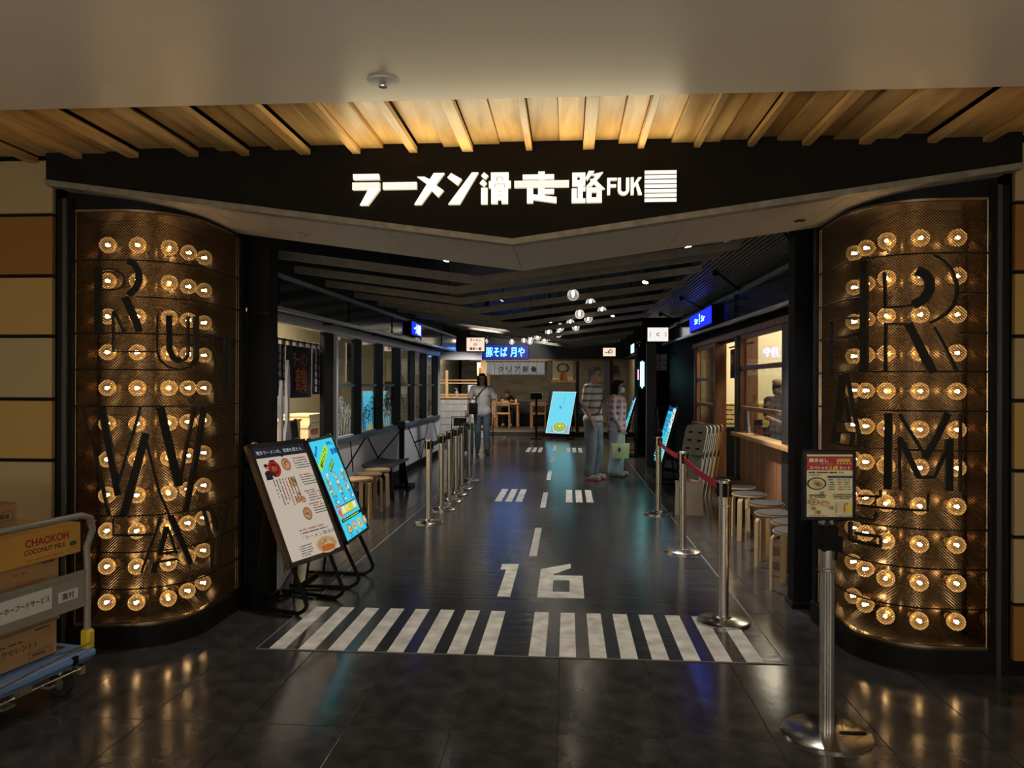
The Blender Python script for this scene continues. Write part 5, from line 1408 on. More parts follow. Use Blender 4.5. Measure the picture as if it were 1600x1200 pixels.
# local frame: +X towards the corridor, +Y along the handle; origin under the far handle corner
cart = thing('hand_cart', 'blue platform hand cart with grey handle and yellow corner, loaded with cartons', 'cart', (-2.30, 3.60, 0), crz)
q = B(); q.box((-0.44, -0.32, 0.185), (0.90, 0.66, 0.05), bev=0.018); q.box((-0.44, -0.32, 0.165), (0.86, 0.62, 0.03), bev=0.006); q.obj('deck', M_CBLUE, cart, smooth=30)
q = B(); q.box((-0.5, -0.32, 0.211), (0.74, 0.54, 0.006), bev=0.002); q.obj('deck_mat', DKGREY, cart, smooth=0)
hp = [(-0.03, -0.02, 0.21), (-0.03, -0.02, 0.62), (-0.035, -0.02, 0.70), (-0.01, -0.01, 0.78), (0.0, -0.035, 0.845), (0.0, -0.09, 0.865), (0.0, -0.55, 0.865), (0.0, -0.605, 0.845), (-0.01, -0.63, 0.78), (-0.035, -0.62, 0.70), (-0.03, -0.62, 0.62), (-0.03, -0.62, 0.21)]
q = B(); q.tube(hp, 0.0155, 12); q.obj('handle', M_CGREY, cart, smooth=60)
q = B(); q.box((-0.03, -0.32, 0.505), (0.012, 0.57, 0.155), bev=0.003); q.box((-0.03, -0.32, 0.585), (0.022, 0.57, 0.012)); q.box((-0.03, -0.32, 0.425), (0.022, 0.57, 0.012)); q.obj('handle_panel', M_CGREY, cart, smooth=0)
p = Print((-0.0235, -0.60, 0.425), (0, 1, 0), (0, 0, 1), 0.0008)
p.rect(mat('white_sticker', (0.55, 0.53, 0.48), 0.5), 0.03, 0.035, 0.335, 0.098); p.text(M_INK, '㈱トーホーフードサービス', 0.195, 0.085, 0.028, 0.315, bold=0.0008)
p.rect(mat('white_sticker', (0, 0, 0)), 0.40, 0.045, 0.115, 0.05); p.text(M_INK, '高村', 0.458, 0.07, 0.032, 0.07, bold=0.0008)
p.done('sticker', cart)
for y in (-0.02, -0.62):
    q = B(); q.box((-0.028, y, 0.25), (0.055, 0.05, 0.10), bev=0.012); q.obj('corner_block', M_CYEL, cart, smooth=30)
q = B(); q.bar((0.012, -0.62, 0.2), (0.012, -0.02, 0.245), 0.006, 0.006); q.obj('foot_rod', STEEL, cart, smooth=0)
q = B(); q.box((0.006, -0.13, 0.185), (0.012, 0.03, 0.04)); q.obj('deck_slot', BLACK, cart, smooth=0)
q = B(); q.cyl((-0.02, -0.56, 0.125), (-0.02, -0.06, 0.125), 0.008, n=8); q.box((-0.02, -0.07, 0.12), (0.03, 0.03, 0.04)); q.box((-0.0, -0.27, 0.12), (0.05, 0.05, 0.012)); q.box((-0.0, -0.5, 0.115), (0.05, 0.06, 0.012)); q.box((-0.02, -0.40, 0.14), (0.03, 0.09, 0.03)); q.obj('brake_bar', STEEL, cart, smooth=0)
for x in (-0.10, -0.78):
    for y in (-0.10, -0.54):
        q = B(); q.box((x, y, 0.13), (0.05, 0.07, 0.05), bev=0.004); q.cyl((x, y-0.02, 0.062), (x, y+0.02, 0.062), 0.03, n=14); q.obj('caster_fork', STEEL, cart, smooth=30)
        q = B(); q.cyl((x, y-0.016, 0.06), (x, y+0.016, 0.06), 0.06, n=22); q.obj('wheel', mat('rubber', (0.015, 0.015, 0.015), 0.7), cart, smooth=40)
cm = cart.matrix_basis
CM = Matrix.Translation((-2.30, 3.60, 0)) @ Matrix.Rotation(crz, 4, 'Z')
def carton(label, c, d, m, art=None, flap=False):
    """c = centre of the base in cart coordinates"""
    w_ = CM @ Vector(c)
    t = thing('carton', label, 'box', w_, crz, 'cartons on the hand cart')
    q = B(); q.box((0, 0, d[2]/2), (d[0]-0.004, d[1]-0.004, d[2]-0.002), bev=0.003); q.obj('box_body', m, t, smooth=0)
    q = B(); q.box((0, 0, d[2]-0.0005), (0.05, d[1]-0.004, 0.0012)); q.obj('tape', mat('brown_tape', (0.30, 0.19, 0.09), 0.35), t, smooth=0)
    for s_ in (-1, 1):
        q = B(); q.box((s_*d[0]/4, 0, d[2]-0.0002), (d[0]/2-0.004, d[1]-0.006, 0.002)); q.obj('flap', m, t, smooth=0)
    if art:
        p = Print((d[0]/2-0.002, -d[1]/2, 0), (0, 1, 0), (0, 0, 1), 0.0006); art(p, d[1], d[2]); p.done('box_print', t)
MKB = mat('box_print_brown', (0.07, 0.035, 0.015), 0.7); MKR = mat('box_print_red', (0.30, 0.02, 0.01), 0.6); MKG = mat('box_print_green', (0.03, 0.08, 0.06), 0.6); MKO = mat('box_print_orange', (0.34, 0.12, 0.02), 0.6)
def frame_(p, x, y, w_, h): 
    for a in ((x, y, w_, 0.002), (x, y+h, w_, 0.002), (x, y, 0.002, h), (x+w_, y, 0.002, h)): p.rect(MKB, *a)
def a_coco(p, W, H):
    p.text(MKR, 'CHAOKOH', W*0.62, H*0.68, H*0.23, W*0.46, bold=0.0016); p.text(MKB, 'COCONUT MILK', W*0.60, H*0.40, H*0.15, W*0.44, bold=0.0008)
    p.disc(MKG, W*0.905, H*0.36, W*0.045, H*0.08); p.disc(MKB, W*0.905, H*0.40, W*0.02, H*0.04); p.lines(MKO, W*0.40, H*0.13, W*0.46, 1, 0, H*0.035, seed=2); p.rect(MKB, W*0.87, H*0.22, W*0.08, H*0.02)
def a_alc(p, W, H):
    p.text(MKO, 'ALC', W*0.55, H*0.48, H*0.16, W*0.16); p.lines(MKO, W*0.45, H*0.72, W*0.2, 1, 0, H*0.09, seed=4); p.lines(MKO, W*0.66, H*0.45, W*0.16, 1, 0, H*0.04, seed=5)
    p.lines(MKB, W*0.78, H*0.9, W*0.16, 1, 0, H*0.05, seed=6); frame_(p, W*0.66, H*0.1, W*0.27, H*0.16); p.lines(MKB, W*0.68, H*0.15, W*0.22, 1, 0, H*0.06, seed=7)
def a_mid(p, W, H):
    frame_(p, W*0.70, H*0.42, W*0.22, H*0.30); p.lines(MKB, W*0.72, H*0.5, W*0.18, 1, 0, H*0.14, seed=8); p.lines(MKO, W*0.3, H*0.4, W*0.2, 2, H*0.2, H*0.06, seed=9)
def a_cel(p, W, H):
    p.text(MKB, 'エクセレント5', W*0.50, H*0.52, H*0.18, W*0.48, bold=0.0004); p.lines(MKB, W*0.28, H*0.70, W*0.34, 1, 0, H*0.05, seed=10); p.lines(MKB, W*0.72, H*0.90, W*0.2, 1, 0, H*0.05, seed=12)
    frame_(p, W*0.64, H*0.12, W*0.27, H*0.17); p.lines(MKB, W*0.66, H*0.17, W*0.22, 1, 0, H*0.06, seed=11)
carton('brown cardboard carton at the bottom on the blue cart deck', (-0.31, -0.35, 0.215), (0.42, 0.45, 0.155), M_CARD, a_cel)
carton('brown cardboard carton second from the bottom of the cart stack', (-0.31, -0.34, 0.3705), (0.42, 0.47, 0.14), M_CARD2, a_mid)
carton('tan cardboard carton behind the grey handle panel of the cart', (-0.31, -0.345, 0.511), (0.42, 0.46, 0.16), M_CARD, a_alc)
carton('orange coconut milk carton with red lettering under the cart handle', (-0.29, -0.275, 0.6715), (0.44, 0.52, 0.145), M_CARD3, a_coco)
carton('small brown carton on top of the coconut milk carton', (-0.36, -0.44, 0.817), (0.36, 0.34, 0.13), M_CARD2, a_mid)

# ================================================================ CLOTHS
def cloth(parent, nm, m, o, u, w_, h, waves, amp, cuts=1, dep=0.004, droop=0.0):
    """hanging cloth in cuts panels; o = top start corner"""
    o, u = Vector(o), Vector(u).normalized(); v = Vector((0, 0, -1)); n = u.cross(v)
    for c_ in range(cuts):
        b = B(); N, K = 10, 6; g = []
        for i in range(N+1):
            x = w_*(c_+0.02+0.96*i/N)/cuts; row = []
            for j in range(K+1):
                f = j/K; d = amp*math.sin(waves*2*math.pi*x/w_+0.6*c_)*(0.4+0.6*f)
                top = droop*math.sin(math.pi*i/N) if j == 0 else 0
                row.append(b.bm.verts.new(o+u*x+v*(h*f+top)+n*d))
            g.append(row)
        for i in range(N):
            for j in range(K): b.bm.faces.new((g[i][j], g[i+1][j], g[i+1][j+1], g[i][j+1]))
        ob = b.obj(nm, m, parent, smooth=60)
        md = ob.modifiers.new('thick', 'SOLIDIFY'); md.thickness = dep; md.offset = 0
M_NAVY = mat('navy_cloth', (0.012, 0.014, 0.045), 0.8, var=0.1, scale=60)
M_OTXT = mat('orange_dye', (0.48, 0.13, 0.03), 0.8); M_WTXT = mat('white_dye', (0.42, 0.42, 0.46), 0.8)
t = thing('noren_curtain', 'navy shop curtain with orange characters between white lettered strips in the open doorway', 'curtain', (-2.78, 6.95, 0))
q = B(); q.cyl((0, -0.1, 1.93), (0, 1.68, 1.93), 0.012, n=8); q.obj('rod', BLACKM, t)
for k in range(9): q = B(); q.box((0, 0.02+0.19*k, 1.90), (0.03, 0.03, 0.08)); q.obj('loop', M_NAVY, t, smooth=0)
for (y0, w_) in ((0.08, 0.11), (0.20, 0.11), (0.32, 0.11), (0.45, 0.77), (1.25, 0.12), (1.38, 0.12), (1.51, 0.12)):
    cloth(t, 'cloth_panel', M_NAVY, (0, y0, 1.88), (0, 1, 0), w_, 0.53 if w_ > 0.3 else 0.50, 1.0, 0.006)
p = Print((0.012, 0, 1.35), (0, 1, 0), (0, 0, 1), 0.004)
p.text(M_OTXT, 'ラーメン', 0.83, 0.39, 0.13, 0.42, bold=0.004); p.text(M_OTXT, '鶴', 0.85, 0.19, 0.24, 0.36, bold=0.003); p.rect(M_WTXT, 0.83, 0.05, 0.02, 0.02)
for k, y0 in enumerate((0.095, 0.215, 0.335, 1.27, 1.40, 1.53)):
    for j, ch in enumerate('長浜豚骨麺道'): p.text(M_WTXT, ch, y0+0.042, 0.49-0.08*j-0.01*(k % 3), 0.062, 0.075, bold=0.002)
p.done('lettering', t)
M_WCL = mat('white_cloth', (0.50, 0.52, 0.54), 0.8, var=0.05)
t = thing('noren_curtain', 'long white shop curtain with black characters under the blue neon sign', 'curtain', (-2.33, 21.86, 0))
q = B(); q.cyl((-0.02, 0, 2.16), (1.75, 0, 2.16), 0.014, n=8); q.obj('rod', M_LTWD, t)
cloth(t, 'cloth_panel', M_WCL, (0, 0, 2.12), (1, 0, 0), 1.68, 0.36, 6, 0.008, 7)
for k in range(15): q = B(); q.box((0.03+0.116*k, 0, 2.13), (0.02, 0.01, 0.06)); q.obj('loop', M_WCL, t, smooth=0)
p = Print((0, -0.014, 1.76), (1, 0, 0), (0, 0, 1), 0.004)
for k, ch in enumerate('クリア豚骨'): p.text(M_INK, ch, 0.42+0.235*k, 0.16, 0.15, 0.15, bold=0.003)
p.done('lettering', t)
t = thing('noren_curtain', 'short dark red shop curtain in the timber shop doorway', 'curtain', (2.27, 10.95, 0))
M_DRED = mat('dark_red_cloth', (0.16, 0.010, 0.016), 0.85, var=0.1, scale=50)
q = B(); q.cyl((0, 0.05, 2.02), (0, -1.3, 2.02), 0.012, n=8); q.obj('rod', BLACKM, t)
cloth(t, 'cloth_panel', M_DRED, (0, 0, 1.99), (0, -1, 0), 0.8, 0.29, 2, 0.012, 2)
cloth(t, 'hem_band', M_NAVY, (0, 0, 1.70), (0, -1, 0), 0.8, 0.11, 2, 0.012, 2)
p = Print((-0.016, 0, 1.62), (0, -1, 0), (0, 0, 1), 0.004); p.text(M_WTXT, '幸', 0.2, 0.22, 0.16, 0.20, bold=0.003); p.text(M_WTXT, '福', 0.5, 0.22, 0.16, 0.20, bold=0.003); p.done('lettering', t)
t = thing('noren_curtain', 'small grey printed shop curtain behind the patterned lantern sign', 'curtain', (1.64, 14.9, 0))
cloth(t, 'cloth_panel', mat('grey_print_cloth', (0.34, 0.34, 0.35), 0.8, var=0.6, scale=14), (0, 0, 2.09), (1, 0, 0), 0.27, 0.32, 2, 0.01, 2)
q = B(); q.cyl((-0.05, 0, 2.10), (0.45, 0, 2.10), 0.01, n=8); q.obj('rod', BLACK, t)
t = thing('vertical_banner', 'narrow white vertical banner behind the head of the striped shirt man', 'banner', (1.08, 21.5, 0))
cloth(t, 'cloth_panel', mat('banner_white', (0.6, 0.62, 0.66), 0.8), (-0.08, 0, 2.16), (1, 0, 0), 0.16, 1.2, 1, 0.004)
q = B(); q.cyl((-0.11, 0, 2.17), (0.11, 0, 2.17), 0.008, n=6); q.cyl((0.10, 0.01, 0), (0.10, 0.01, 2.2), 0.010, n=6); q.box((0.1, 0.01, 0.02), (0.2, 0.2, 0.04)); q.obj('stand', BLACK, t)

# cutlery shaped white board by the door
t = thing('cutlery_board', 'white standing board with tall fork and spoon shaped tops at the shop door', 'display board', (-2.08, 5.36, 0))
M_CUT = mat('board_white', (0.84, 0.86, 0.95), 0.5, var=0.06)
ud = Vector((-0.21, 0.978, 0)).normalized()
def blade(x0, h, w_):
    q = [(x0-w_, 0.9), (x0-w_, 1.1*h/1.7), (x0-w_*0.35, 1.22*h/1.7), (x0-w_*0.35, 1.38*h/1.7), (x0-w_*0.5, 1.5*h/1.7), (x0-w_*0.25, 1.64*h/1.7), (x0, h)]
    return q + [(2*x0-x, z) for x, z in q[-2::-1]]
b = B(); b.prism([(0, 0.01), (0.80, 0.01), (0.80, 0.92), (0, 0.92)], (0, 0, 0), ud, (0, 0, 1), 0.02); b.obj('panel', M_CUT, t, smooth=0)
b = B(); b.prism(blade(0.15, 1.52, 0.14), (0, 0, 0), ud, (0, 0, 1), 0.02); b.obj('spoon_top', M_CUT, t, smooth=0)
b = B(); b.prism(blade(0.46, 1.68, 0.16), (0, 0, 0), ud, (0, 0, 1), 0.02); b.obj('fork_top', M_CUT, t, smooth=0)
p = Print(ud.cross(Vector((0, 0, 1)))*0.021, ud, (0, 0, 1), 0.001)
MD = mat('blue_black_print', (0.015, 0.02, 0.04), 0.6)
for x, y0, y1, w_ in ((0.1, 0.25, 0.6, 0.05), (0.26, 0.08, 0.62, 0.09), (0.47, 0.2, 0.55, 0.06), (0.66, 0.3, 0.6, 0.05)):
    p.poly(MD, [(x-w_, y1), (x-w_*.4, (y0+y1)/2), (x-w_*.2, y0), (x+w_*.2, y0), (x+w_*.5, (y0+y1)/2), (x+w_*.8, y1)])
p.done('printed_figure', t)

# ================================================================ INSIDE THE SHOPS
def crate(name, label, loc, d, m, group=None, rz=0, inset=True, art=None):
    t = thing(name, label, 'crate', loc, rz, group)
    q = B(); q.box((0, 0, d[2]/2), (d[0]-0.02, d[1]-0.02, d[2]-0.004), bev=0.004); q.obj('box_body', m, t, smooth=0)
    q = B()
    for z in (0.012, d[2]-0.014):
        q.box((0, -d[1]/2+0.006, z), (d[0], 0.012, 0.024)); q.box((0, d[1]/2-0.006, z), (d[0], 0.012, 0.024)); q.box((-d[0]/2+0.006, 0, z), (0.012, d[1], 0.024)); q.box((d[0]/2-0.006, 0, z), (0.012, d[1], 0.024))
    q.obj('rim', m, t, smooth=0)
    if art:
        p = Print((d[0]/2, -d[1]/2, 0), (0, 1, 0), (0, 0, 1), 0.001); art(p, d[1], d[2]); p.done('box_print', t)
    return t
t = thing('side_counter', 'low white counter inside the doorway under the crates', 'counter', (-3.45, 9.2, 0))
q = B(); q.box((0, 0, 0.39), (0.6, 1.7, 0.78), bev=0.006); q.obj('body', WHITE, t, smooth=0); q = B(); q.box((0, 0, 0.79), (0.64, 1.74, 0.025), bev=0.004); q.obj('worktop', M_ALU, t, smooth=0)
M_BEIG = mat('beige_crate', (0.55, 0.44, 0.26), 0.6, var=0.06)
def a_red(p, W, H): p.rect(MKR, W*0.15, H*0.3, W*0.4, H*0.4)
crate('plastic_crate', 'beige crate with a red label on the counter, lower of the two', (-3.35, 9.55, 0.803), (0.36, 0.62, 0.17), M_BEIG, 'beige crates on the counter', art=a_red)
crate('plastic_crate', 'beige crate on the counter, upper of the two', (-3.35, 9.58, 0.974), (0.36, 0.60, 0.14), M_BEIG, 'beige crates on the counter')
crate('cardboard_box', 'brown cardboard box on the counter inside the curtained doorway', (-3.4, 8.78, 0.803), (0.4, 0.55, 0.27), M_CARD)
t = thing('folding_chair', 'black slatted folding chair leaning inside the curtained doorway', 'chair', (-2.98, 8.28, 0), rot=(0, math.radians(-8), 0))
for s_ in (0, 1):
    q = B(); q.bar((0, s_*0.34, 0), (0, s_*0.34+0.03, 1.1), 0.03, 0.025, up=(1, 0, 0)); q.obj('rail', BLACK, t, smooth=0)
for k in range(6):
    q = B(); q.bar((0.0, 0.05+0.05*k, 0.55), (0.0, 0.07+0.05*k, 1.06), 0.012, 0.03, up=(0, 1, 0)); q.obj('slat', BLACK, t, smooth=0)
for z in (0.55, 1.06): q = B(); q.bar((0, 0, z), (0, 0.36, z), 0.03, 0.03); q.obj('cross_rail', BLACK, t, smooth=0)
def wall_print(name, label, cat, o, u, W, H, art, m, hang=None):
    t = thing(name, label, cat, o); u = Vector(u); n = u.cross(Vector((0, 0, 1))); rot = Matrix((u, n, Vector((0, 0, 1)))).transposed().to_4x4()
    q = B(); q.box(u*W/2+Vector((0, 0, H/2)), (W, 0.008, H), rot=rot); q.obj('sheet', m, t, smooth=0)
    p = Print(n*0.005, u, (0, 0, 1), 0.001); art(p, W, H); p.done('printed_picture', t)
    for f in (0.15, 0.85) if hang else (): q = B(); q.cyl(u*W*f+Vector((0, 0, H)), u*W*f+Vector((0, 0, hang-o[2])), 0.003, n=5); q.obj('hanging_wire', BLACK, t)
    return t
def a_strip(p, W, H):
    p.lines(M_INK, W*0.1, H*0.95, H*0.9, 5, W*0.17, W*0.10, vertical=True, seed=5); p.disc(MKR, W*0.5, H*0.68, W*0.25, H*0.06); p.rect(MBL, W*0.25, H*0.05, W*0.5, H*0.4)
wall_print('paper_banner', 'white printed paper strip hanging inside the first shop window', 'banner', (-2.82, 9.62, 1.52), (0, 1, 0), 0.34, 0.50, a_strip, mat('banner_paper', (0.55, 0.52, 0.5), 0.7), 3.03)
wall_print('menu_sheet', 'pale menu sheet inside the third shop window from the door', 'poster', (-2.80, 11.57, 1.12), (0, 1, 0), 0.75, 0.42, a_strip, mat('banner_paper', (0, 0, 0)), 3.03)
def a_swirl(p, W, H):
    d = gl('blue', (0, 0, 0))
    for k, (x, y, r) in enumerate(((.2, .25, .14), (.45, .45, .2), (.7, .3, .15), (.8, .62, .14), (.3, .7, .12))):
        p.disc(d, W*x, H*y, W*r, W*r); p.disc(gl('panel', (0, 0, 0)), W*x, H*y, W*r*.85, W*r*.85); p.disc(d, W*x, H*y, W*r*.5, W*r*.5); p.disc(gl('panel', (0, 0, 0)), W*x, H*y, W*r*.36, W*r*.36)
    p.disc(gl('yellow', (0, 0, 0)), W*0.7, H*0.02, W*0.28, H*0.10)
wall_print('light_poster', 'glowing cyan poster with swirls in the second shop window', 'poster', (-2.80, 10.26, 0.86), (0, 1, 0), 0.80, 0.52, a_swirl, gl('panel', (0.10, 0.70, 0.90)))
def a_logo(p, W, H):
    p.disc(M_INK, W*0.35, H*0.5, H*0.33, H*0.33); p.disc(MW, W*0.35, H*0.5, H*0.25, H*0.25); p.text(M_INK, '幸', W*0.35, H*0.5, H*0.3); p.rect(M_INK, W*0.05, H*0.3, W*0.08, H*0.2); p.rect(M_INK, 0, H*0.03, W, H*0.03)
wall_print('wall_banner', 'cream banner with a round black crest on the timber shop wall', 'banner', (3.62, 12.88, 1.72), (1, 0, 0), 0.95, 0.40, a_logo, mat('cream_banner', (0.62, 0.56, 0.42), 0.7))
t = thing('neon_sign', 'small blue neon rings standing in for a reflection in the timber shop window', 'sign', (3.15, 10.2, 1.93))  # glowing rings stand in for a neon reflection on the pane
q = B()
for k in range(4): q.tube([(0.02*k-0.03, 0.10*math.cos(a)*(0.4+0.2*k), 0.08*math.sin(a)*(0.4+0.2*k)) for a in [i*math.pi/6 for i in range(12)]], 0.008, 6, closed=True)
q.obj('tube', glow('neon_royal', (0.02, 0.10, 1.0), 8), t); q = B(); q.cyl((0, 0, 0.08), (0, 0, 1.08), 0.004, n=6); q.obj('cord', BLACK, t)
t = thing('tray_counter', 'dark counter under the stacked noodle trays in the timber shop', 'counter', (2.75, 12.24, 0))
q = B(); q.box((0, 0, 0.42), (0.95, 0.7, 0.84), bev=0.006); q.obj('body', BLACK, t, smooth=0); q = B(); q.box((0, 0, 0.852), (1.0, 0.74, 0.025), bev=0.004); q.obj('worktop', DKGREY, t, smooth=0)
M_TRAY = mat('yellow_tray', (0.60, 0.46, 0.16), 0.55, var=0.06)
for k in range(5):
    o = ('lowest', 'second from bottom', 'middle', 'second from top', 'topmost')[k]
    tr = crate('noodle_tray', 'shallow yellow noodle tray, %s of the stack in the timber shop' % o, (2.75, 12.2, 0.866+0.071*k), (0.82, 0.5, 0.07), M_TRAY, 'stacked noodle trays')
    p = Print((-0.41, -0.25, 0), (1, 0, 0), (0, 0, 1), 0.001); p.lines(M_INK, 0.08, 0.025, 0.6, 1, 0, 0.022, seed=k+2); p.done('box_print', tr)
for x, y in ((2.42, 10.42), (2.46, 12.76)):
    t = thing('timber_pillar', 'square brown timber pillar inside the timber shop %s' % ('behind the nearer window' if y < 11.5 else 'behind the far window'), 'pillar', (x, y, 0))
    q = B(); q.box((0, 0, 1.5), (0.16, 0.20, 3.0), bev=0.005); q.obj('shaft', M_BROWNWD, t, smooth=0); q = B(); q.box((0, 0, 0.05), (0.19, 0.23, 0.1)); q.obj('plinth_block', BLACK, t, smooth=0)
t = thing('card_stand', 'white tent card standing on the timber shop window sill', 'card', (2.17, 9.28, 0.928))
q = B(); q.prism([(-0.09, 0), (0.09, 0), (0.012, 0.27), (-0.012, 0.27)], (-0.03, 0.1, 0), (0, 1, 0), (0, 0, 1), 0.02); q.obj('card', mat('tent_card', (0.5, 0.5, 0.62), 0.5), t, smooth=0)
t = thing('condiment_box', 'small red topped dark box on the window sill beside the tent card', 'box', (2.17, 8.95, 0.928))
q = B(); q.box((0, 0, 0.09), (0.07, 0.12, 0.18), bev=0.006); q.obj('body', DKGREY, t, smooth=0); q = B(); q.box((0, -0.062, 0.04), (0.06, 0.004, 0.06)); q.obj('front_label', mat('red_label', (0.4, 0.02, 0.02), 0.5), t, smooth=0)
# back shop furniture
M_CHWD = wood('chair_timber', (0.22, 0.10, 0.035), (0.34, 0.17, 0.065), 0.45, stretch=(6, 6, 0.6))
def table(label, loc, w_, d_):
    t = thing('dining_table', label, 'table', loc)
    q = B(); q.box((0, 0, 0.725), (w_, d_, 0.04), bev=0.005); q.obj('tabletop', M_CHWD, t, smooth=0)
    for sx in (-1, 1):
        for sy in (-1, 1): q = B(); q.box((sx*(w_/2-0.04), sy*(d_/2-0.04), 0.353), (0.05, 0.05, 0.705)); q.obj('leg', M_CHWD, t, smooth=0)
    return t
def chair(label, loc, rz):
    t = thing('dining_chair', label, 'chair', loc, rz)
    q = B(); q.box((0, 0, 0.44), (0.42, 0.42, 0.05), bev=0.01); q.obj('seat', M_CHWD, t, smooth=0)
    q = B(); q.box((0, -0.2, 0.74), (0.46, 0.03, 0.13), bev=0.012); q.obj('backrest', M_CHWD, t, smooth=0)
    for sx in (-1, 1):
        q = B(); q.bar((sx*0.2, -0.2, 0), (sx*0.2, -0.2, 0.75), 0.035, 0.035, up=(1, 0, 0)); q.obj('leg', M_CHWD, t, smooth=0)
        q = B(); q.bar((sx*0.2, 0.18, 0), (sx*0.2, 0.18, 0.43), 0.035, 0.035, up=(1, 0, 0)); q.obj('leg', M_CHWD, t, smooth=0)
    return t
table('timber dining table in front of the seated diner', (-1.95, 24.2, 0.15), 0.85, 0.62)
table('timber dining table behind the black terminal stand', (-0.78, 24.2, 0.15), 0.8, 0.62)
chair('timber dining chair in front of the diner table', (-1.98, 23.55, 0.15), 0)
chair('timber dining chair partly behind the glowing plain cyan board', (-0.88, 23.55, 0.15), 0)
t = thing('wall_bench', 'long black upholstered wall bench behind the diner', 'bench', (-0.9, 25.0, 0.15))
q = B(); q.box((0, 0, 0.22), (3.6, 0.5, 0.40), bev=0.02); q.obj('seat', BLACK, t, smooth=0); q = B(); q.box((0, 0.3, 0.6), (3.6, 0.12, 0.42), bev=0.03); q.obj('backrest', mat('black_vinyl', (0.014, 0.014, 0.016), 0.35), t, smooth=0)
t = thing('terminal_stand', 'black pole stand with a wide ticket terminal head before the back shop', 'terminal', (-0.85, 20.9, 0))
q = B(); q.box((0, 0, 0.015), (0.3, 0.3, 0.03), bev=0.005); q.obj('base', BLACK, t, smooth=0); q = B(); q.cyl((0, 0, 0.03), (0, 0, 1.1), 0.03, n=12); q.obj('pole', BLACK, t)
q = B(); q.box((0, 0, 1.17), (0.32, 0.12, 0.15), rot=(0.3, 0, 0), bev=0.01); q.obj('head', BLACKM, t, smooth=0); q = B(); q.box((0, -0.03, 1.265), (0.33, 0.1, 0.03), bev=0.004); q.obj('top_tray', M_ALU, t, smooth=0)
def bowl(label, loc, m):
    t = thing('ramen_bowl', label, 'bowl', loc); q = B(); q.lathe([(0.001, 0), (0.05, 0), (0.055, 0.015), (0.10, 0.07), (0.103, 0.075), (0.095, 0.072), (0.05, 0.022), (0.001, 0.02)], 20); q.obj('bowl_body', m, t)
    q = B(); q.lathe([(0.001, 0.055), (0.082, 0.055), (0.082, 0.056), (0.001, 0.056)], 16); q.obj('soup', MCR, t)
bowl('white ramen bowl on the diner table', (-1.95, 24.10, 0.896), WHITE)
for k, (x, nm) in enumerate(((-2.30, 'pale menu stand on the diner table'), (-1.62, 'small cream condiment pot on the diner table'))):
    t = thing('table_item', nm, 'tableware', (x, 24.2, 0.896)); q = B()
    if k == 0: q.box((0, 0, 0.13), (0.14, 0.03, 0.26), bev=0.004)
    else: q.lathe([(0.001, 0), (0.035, 0), (0.04, 0.08), (0.03, 0.11), (0.001, 0.11)], 14)
    q.obj('holder', mat('pale_holder', (0.42, 0.32, 0.2), 0.5), t, smooth=30); q = B(); q.box((0, 0, 0.265 if k == 0 else 0.115), (0.05, 0.02, 0.012)); q.obj('top', M_LTWD, t, smooth=0)
t = thing('soap_bottle', 'clear pump bottle on the pale block counter', 'bottle', (-3.05, 21.0, 1.152))
q = B(); q.lathe([(0.001, 0), (0.04, 0), (0.042, 0.13), (0.015, 0.16), (0.015, 0.18), (0.001, 0.18)], 14); q.obj('bottle_body', mat('cloudy_plastic', (0.45, 0.44, 0.4), 0.3), t); q = B(); q.cyl((0, 0, 0.18), (0, 0, 0.22), 0.008, n=8); q.bar((0, 0, 0.22), (-0.06, 0, 0.22), 0.015, 0.012); q.obj('pump', WHITE, t)
t = thing('paper_dispenser', 'white dispenser on the pale block counter beside the walking person', 'dispenser', (-2.62, 21.05, 1.152))
q = B(); q.box((0, 0, 0.16), (0.24, 0.2, 0.32), bev=0.02); q.obj('body', WHITE, t); q = B(); q.box((0, -0.101, 0.10), (0.18, 0.004, 0.05)); q.obj('slot', BLACK, t, smooth=0)
def a_wreath(p, W, H):
    for k in range(16):
        a = k*math.pi/8; p.disc((MBL, MG)[k % 2], W*(0.5+0.26*math.cos(a)), H*(0.60+0.20*math.sin(a)), W*0.07, H*0.045, 8)
    p.poly(MO, [(W*0.3, 0), (W*0.38, H*0.35), (W*0.62, H*0.35), (W*0.76, 0)]); p.poly(MBR, [(W*0.36, 0), (W*0.42, H*0.3), (W*0.5, H*0.3), (W*0.5, 0)]); p.text(M_INK, '月', W*0.88, H*0.84, H*0.1)
wall_print('framed_poster', 'pale poster with a leafy wreath and orange base in the back shop', 'poster', (-0.46, 23.4, 1.62), (1, 0, 0), 0.62, 0.62, a_wreath, mat('poster_pale', (0.62, 0.55, 0.42), 0.6))
t = thing('timber_shelf', 'light timber shelf with a post below the wreath poster', 'shelf', (-0.15, 23.45, 0))
q = B(); q.box((0, 0, 1.58), (0.85, 0.25, 0.05), bev=0.004); q.obj('board', M_LTWD, t, smooth=0)
for sx in (-1, 1): q = B(); q.box((sx*0.4, 0, 0.87), (0.05, 0.2, 1.42)); q.obj('side_post', M_BACKW, t, smooth=0)
wall_print('framed_picture', 'small framed picture on the back shop wall by the far lantern', 'picture', (1.25, 22.6, 1.72), (1, 0, 0), 0.3, 0.4, lambda p, W, H: p.rect(MBR, W*0.2, H*0.2, W*0.6, H*0.6), mat('poster_pale', (0, 0, 0)), 2.83)
wall_print('framed_picture', 'small framed print inside the back shop above the block counter', 'picture', (-2.75, 23.2, 1.75), (1, 0, 0), 0.3, 0.4, lambda p, W, H: p.rect(MBR, W*0.2, H*0.1, W*0.6, H*0.5), mat('poster_pale', (0, 0, 0)), 2.83)

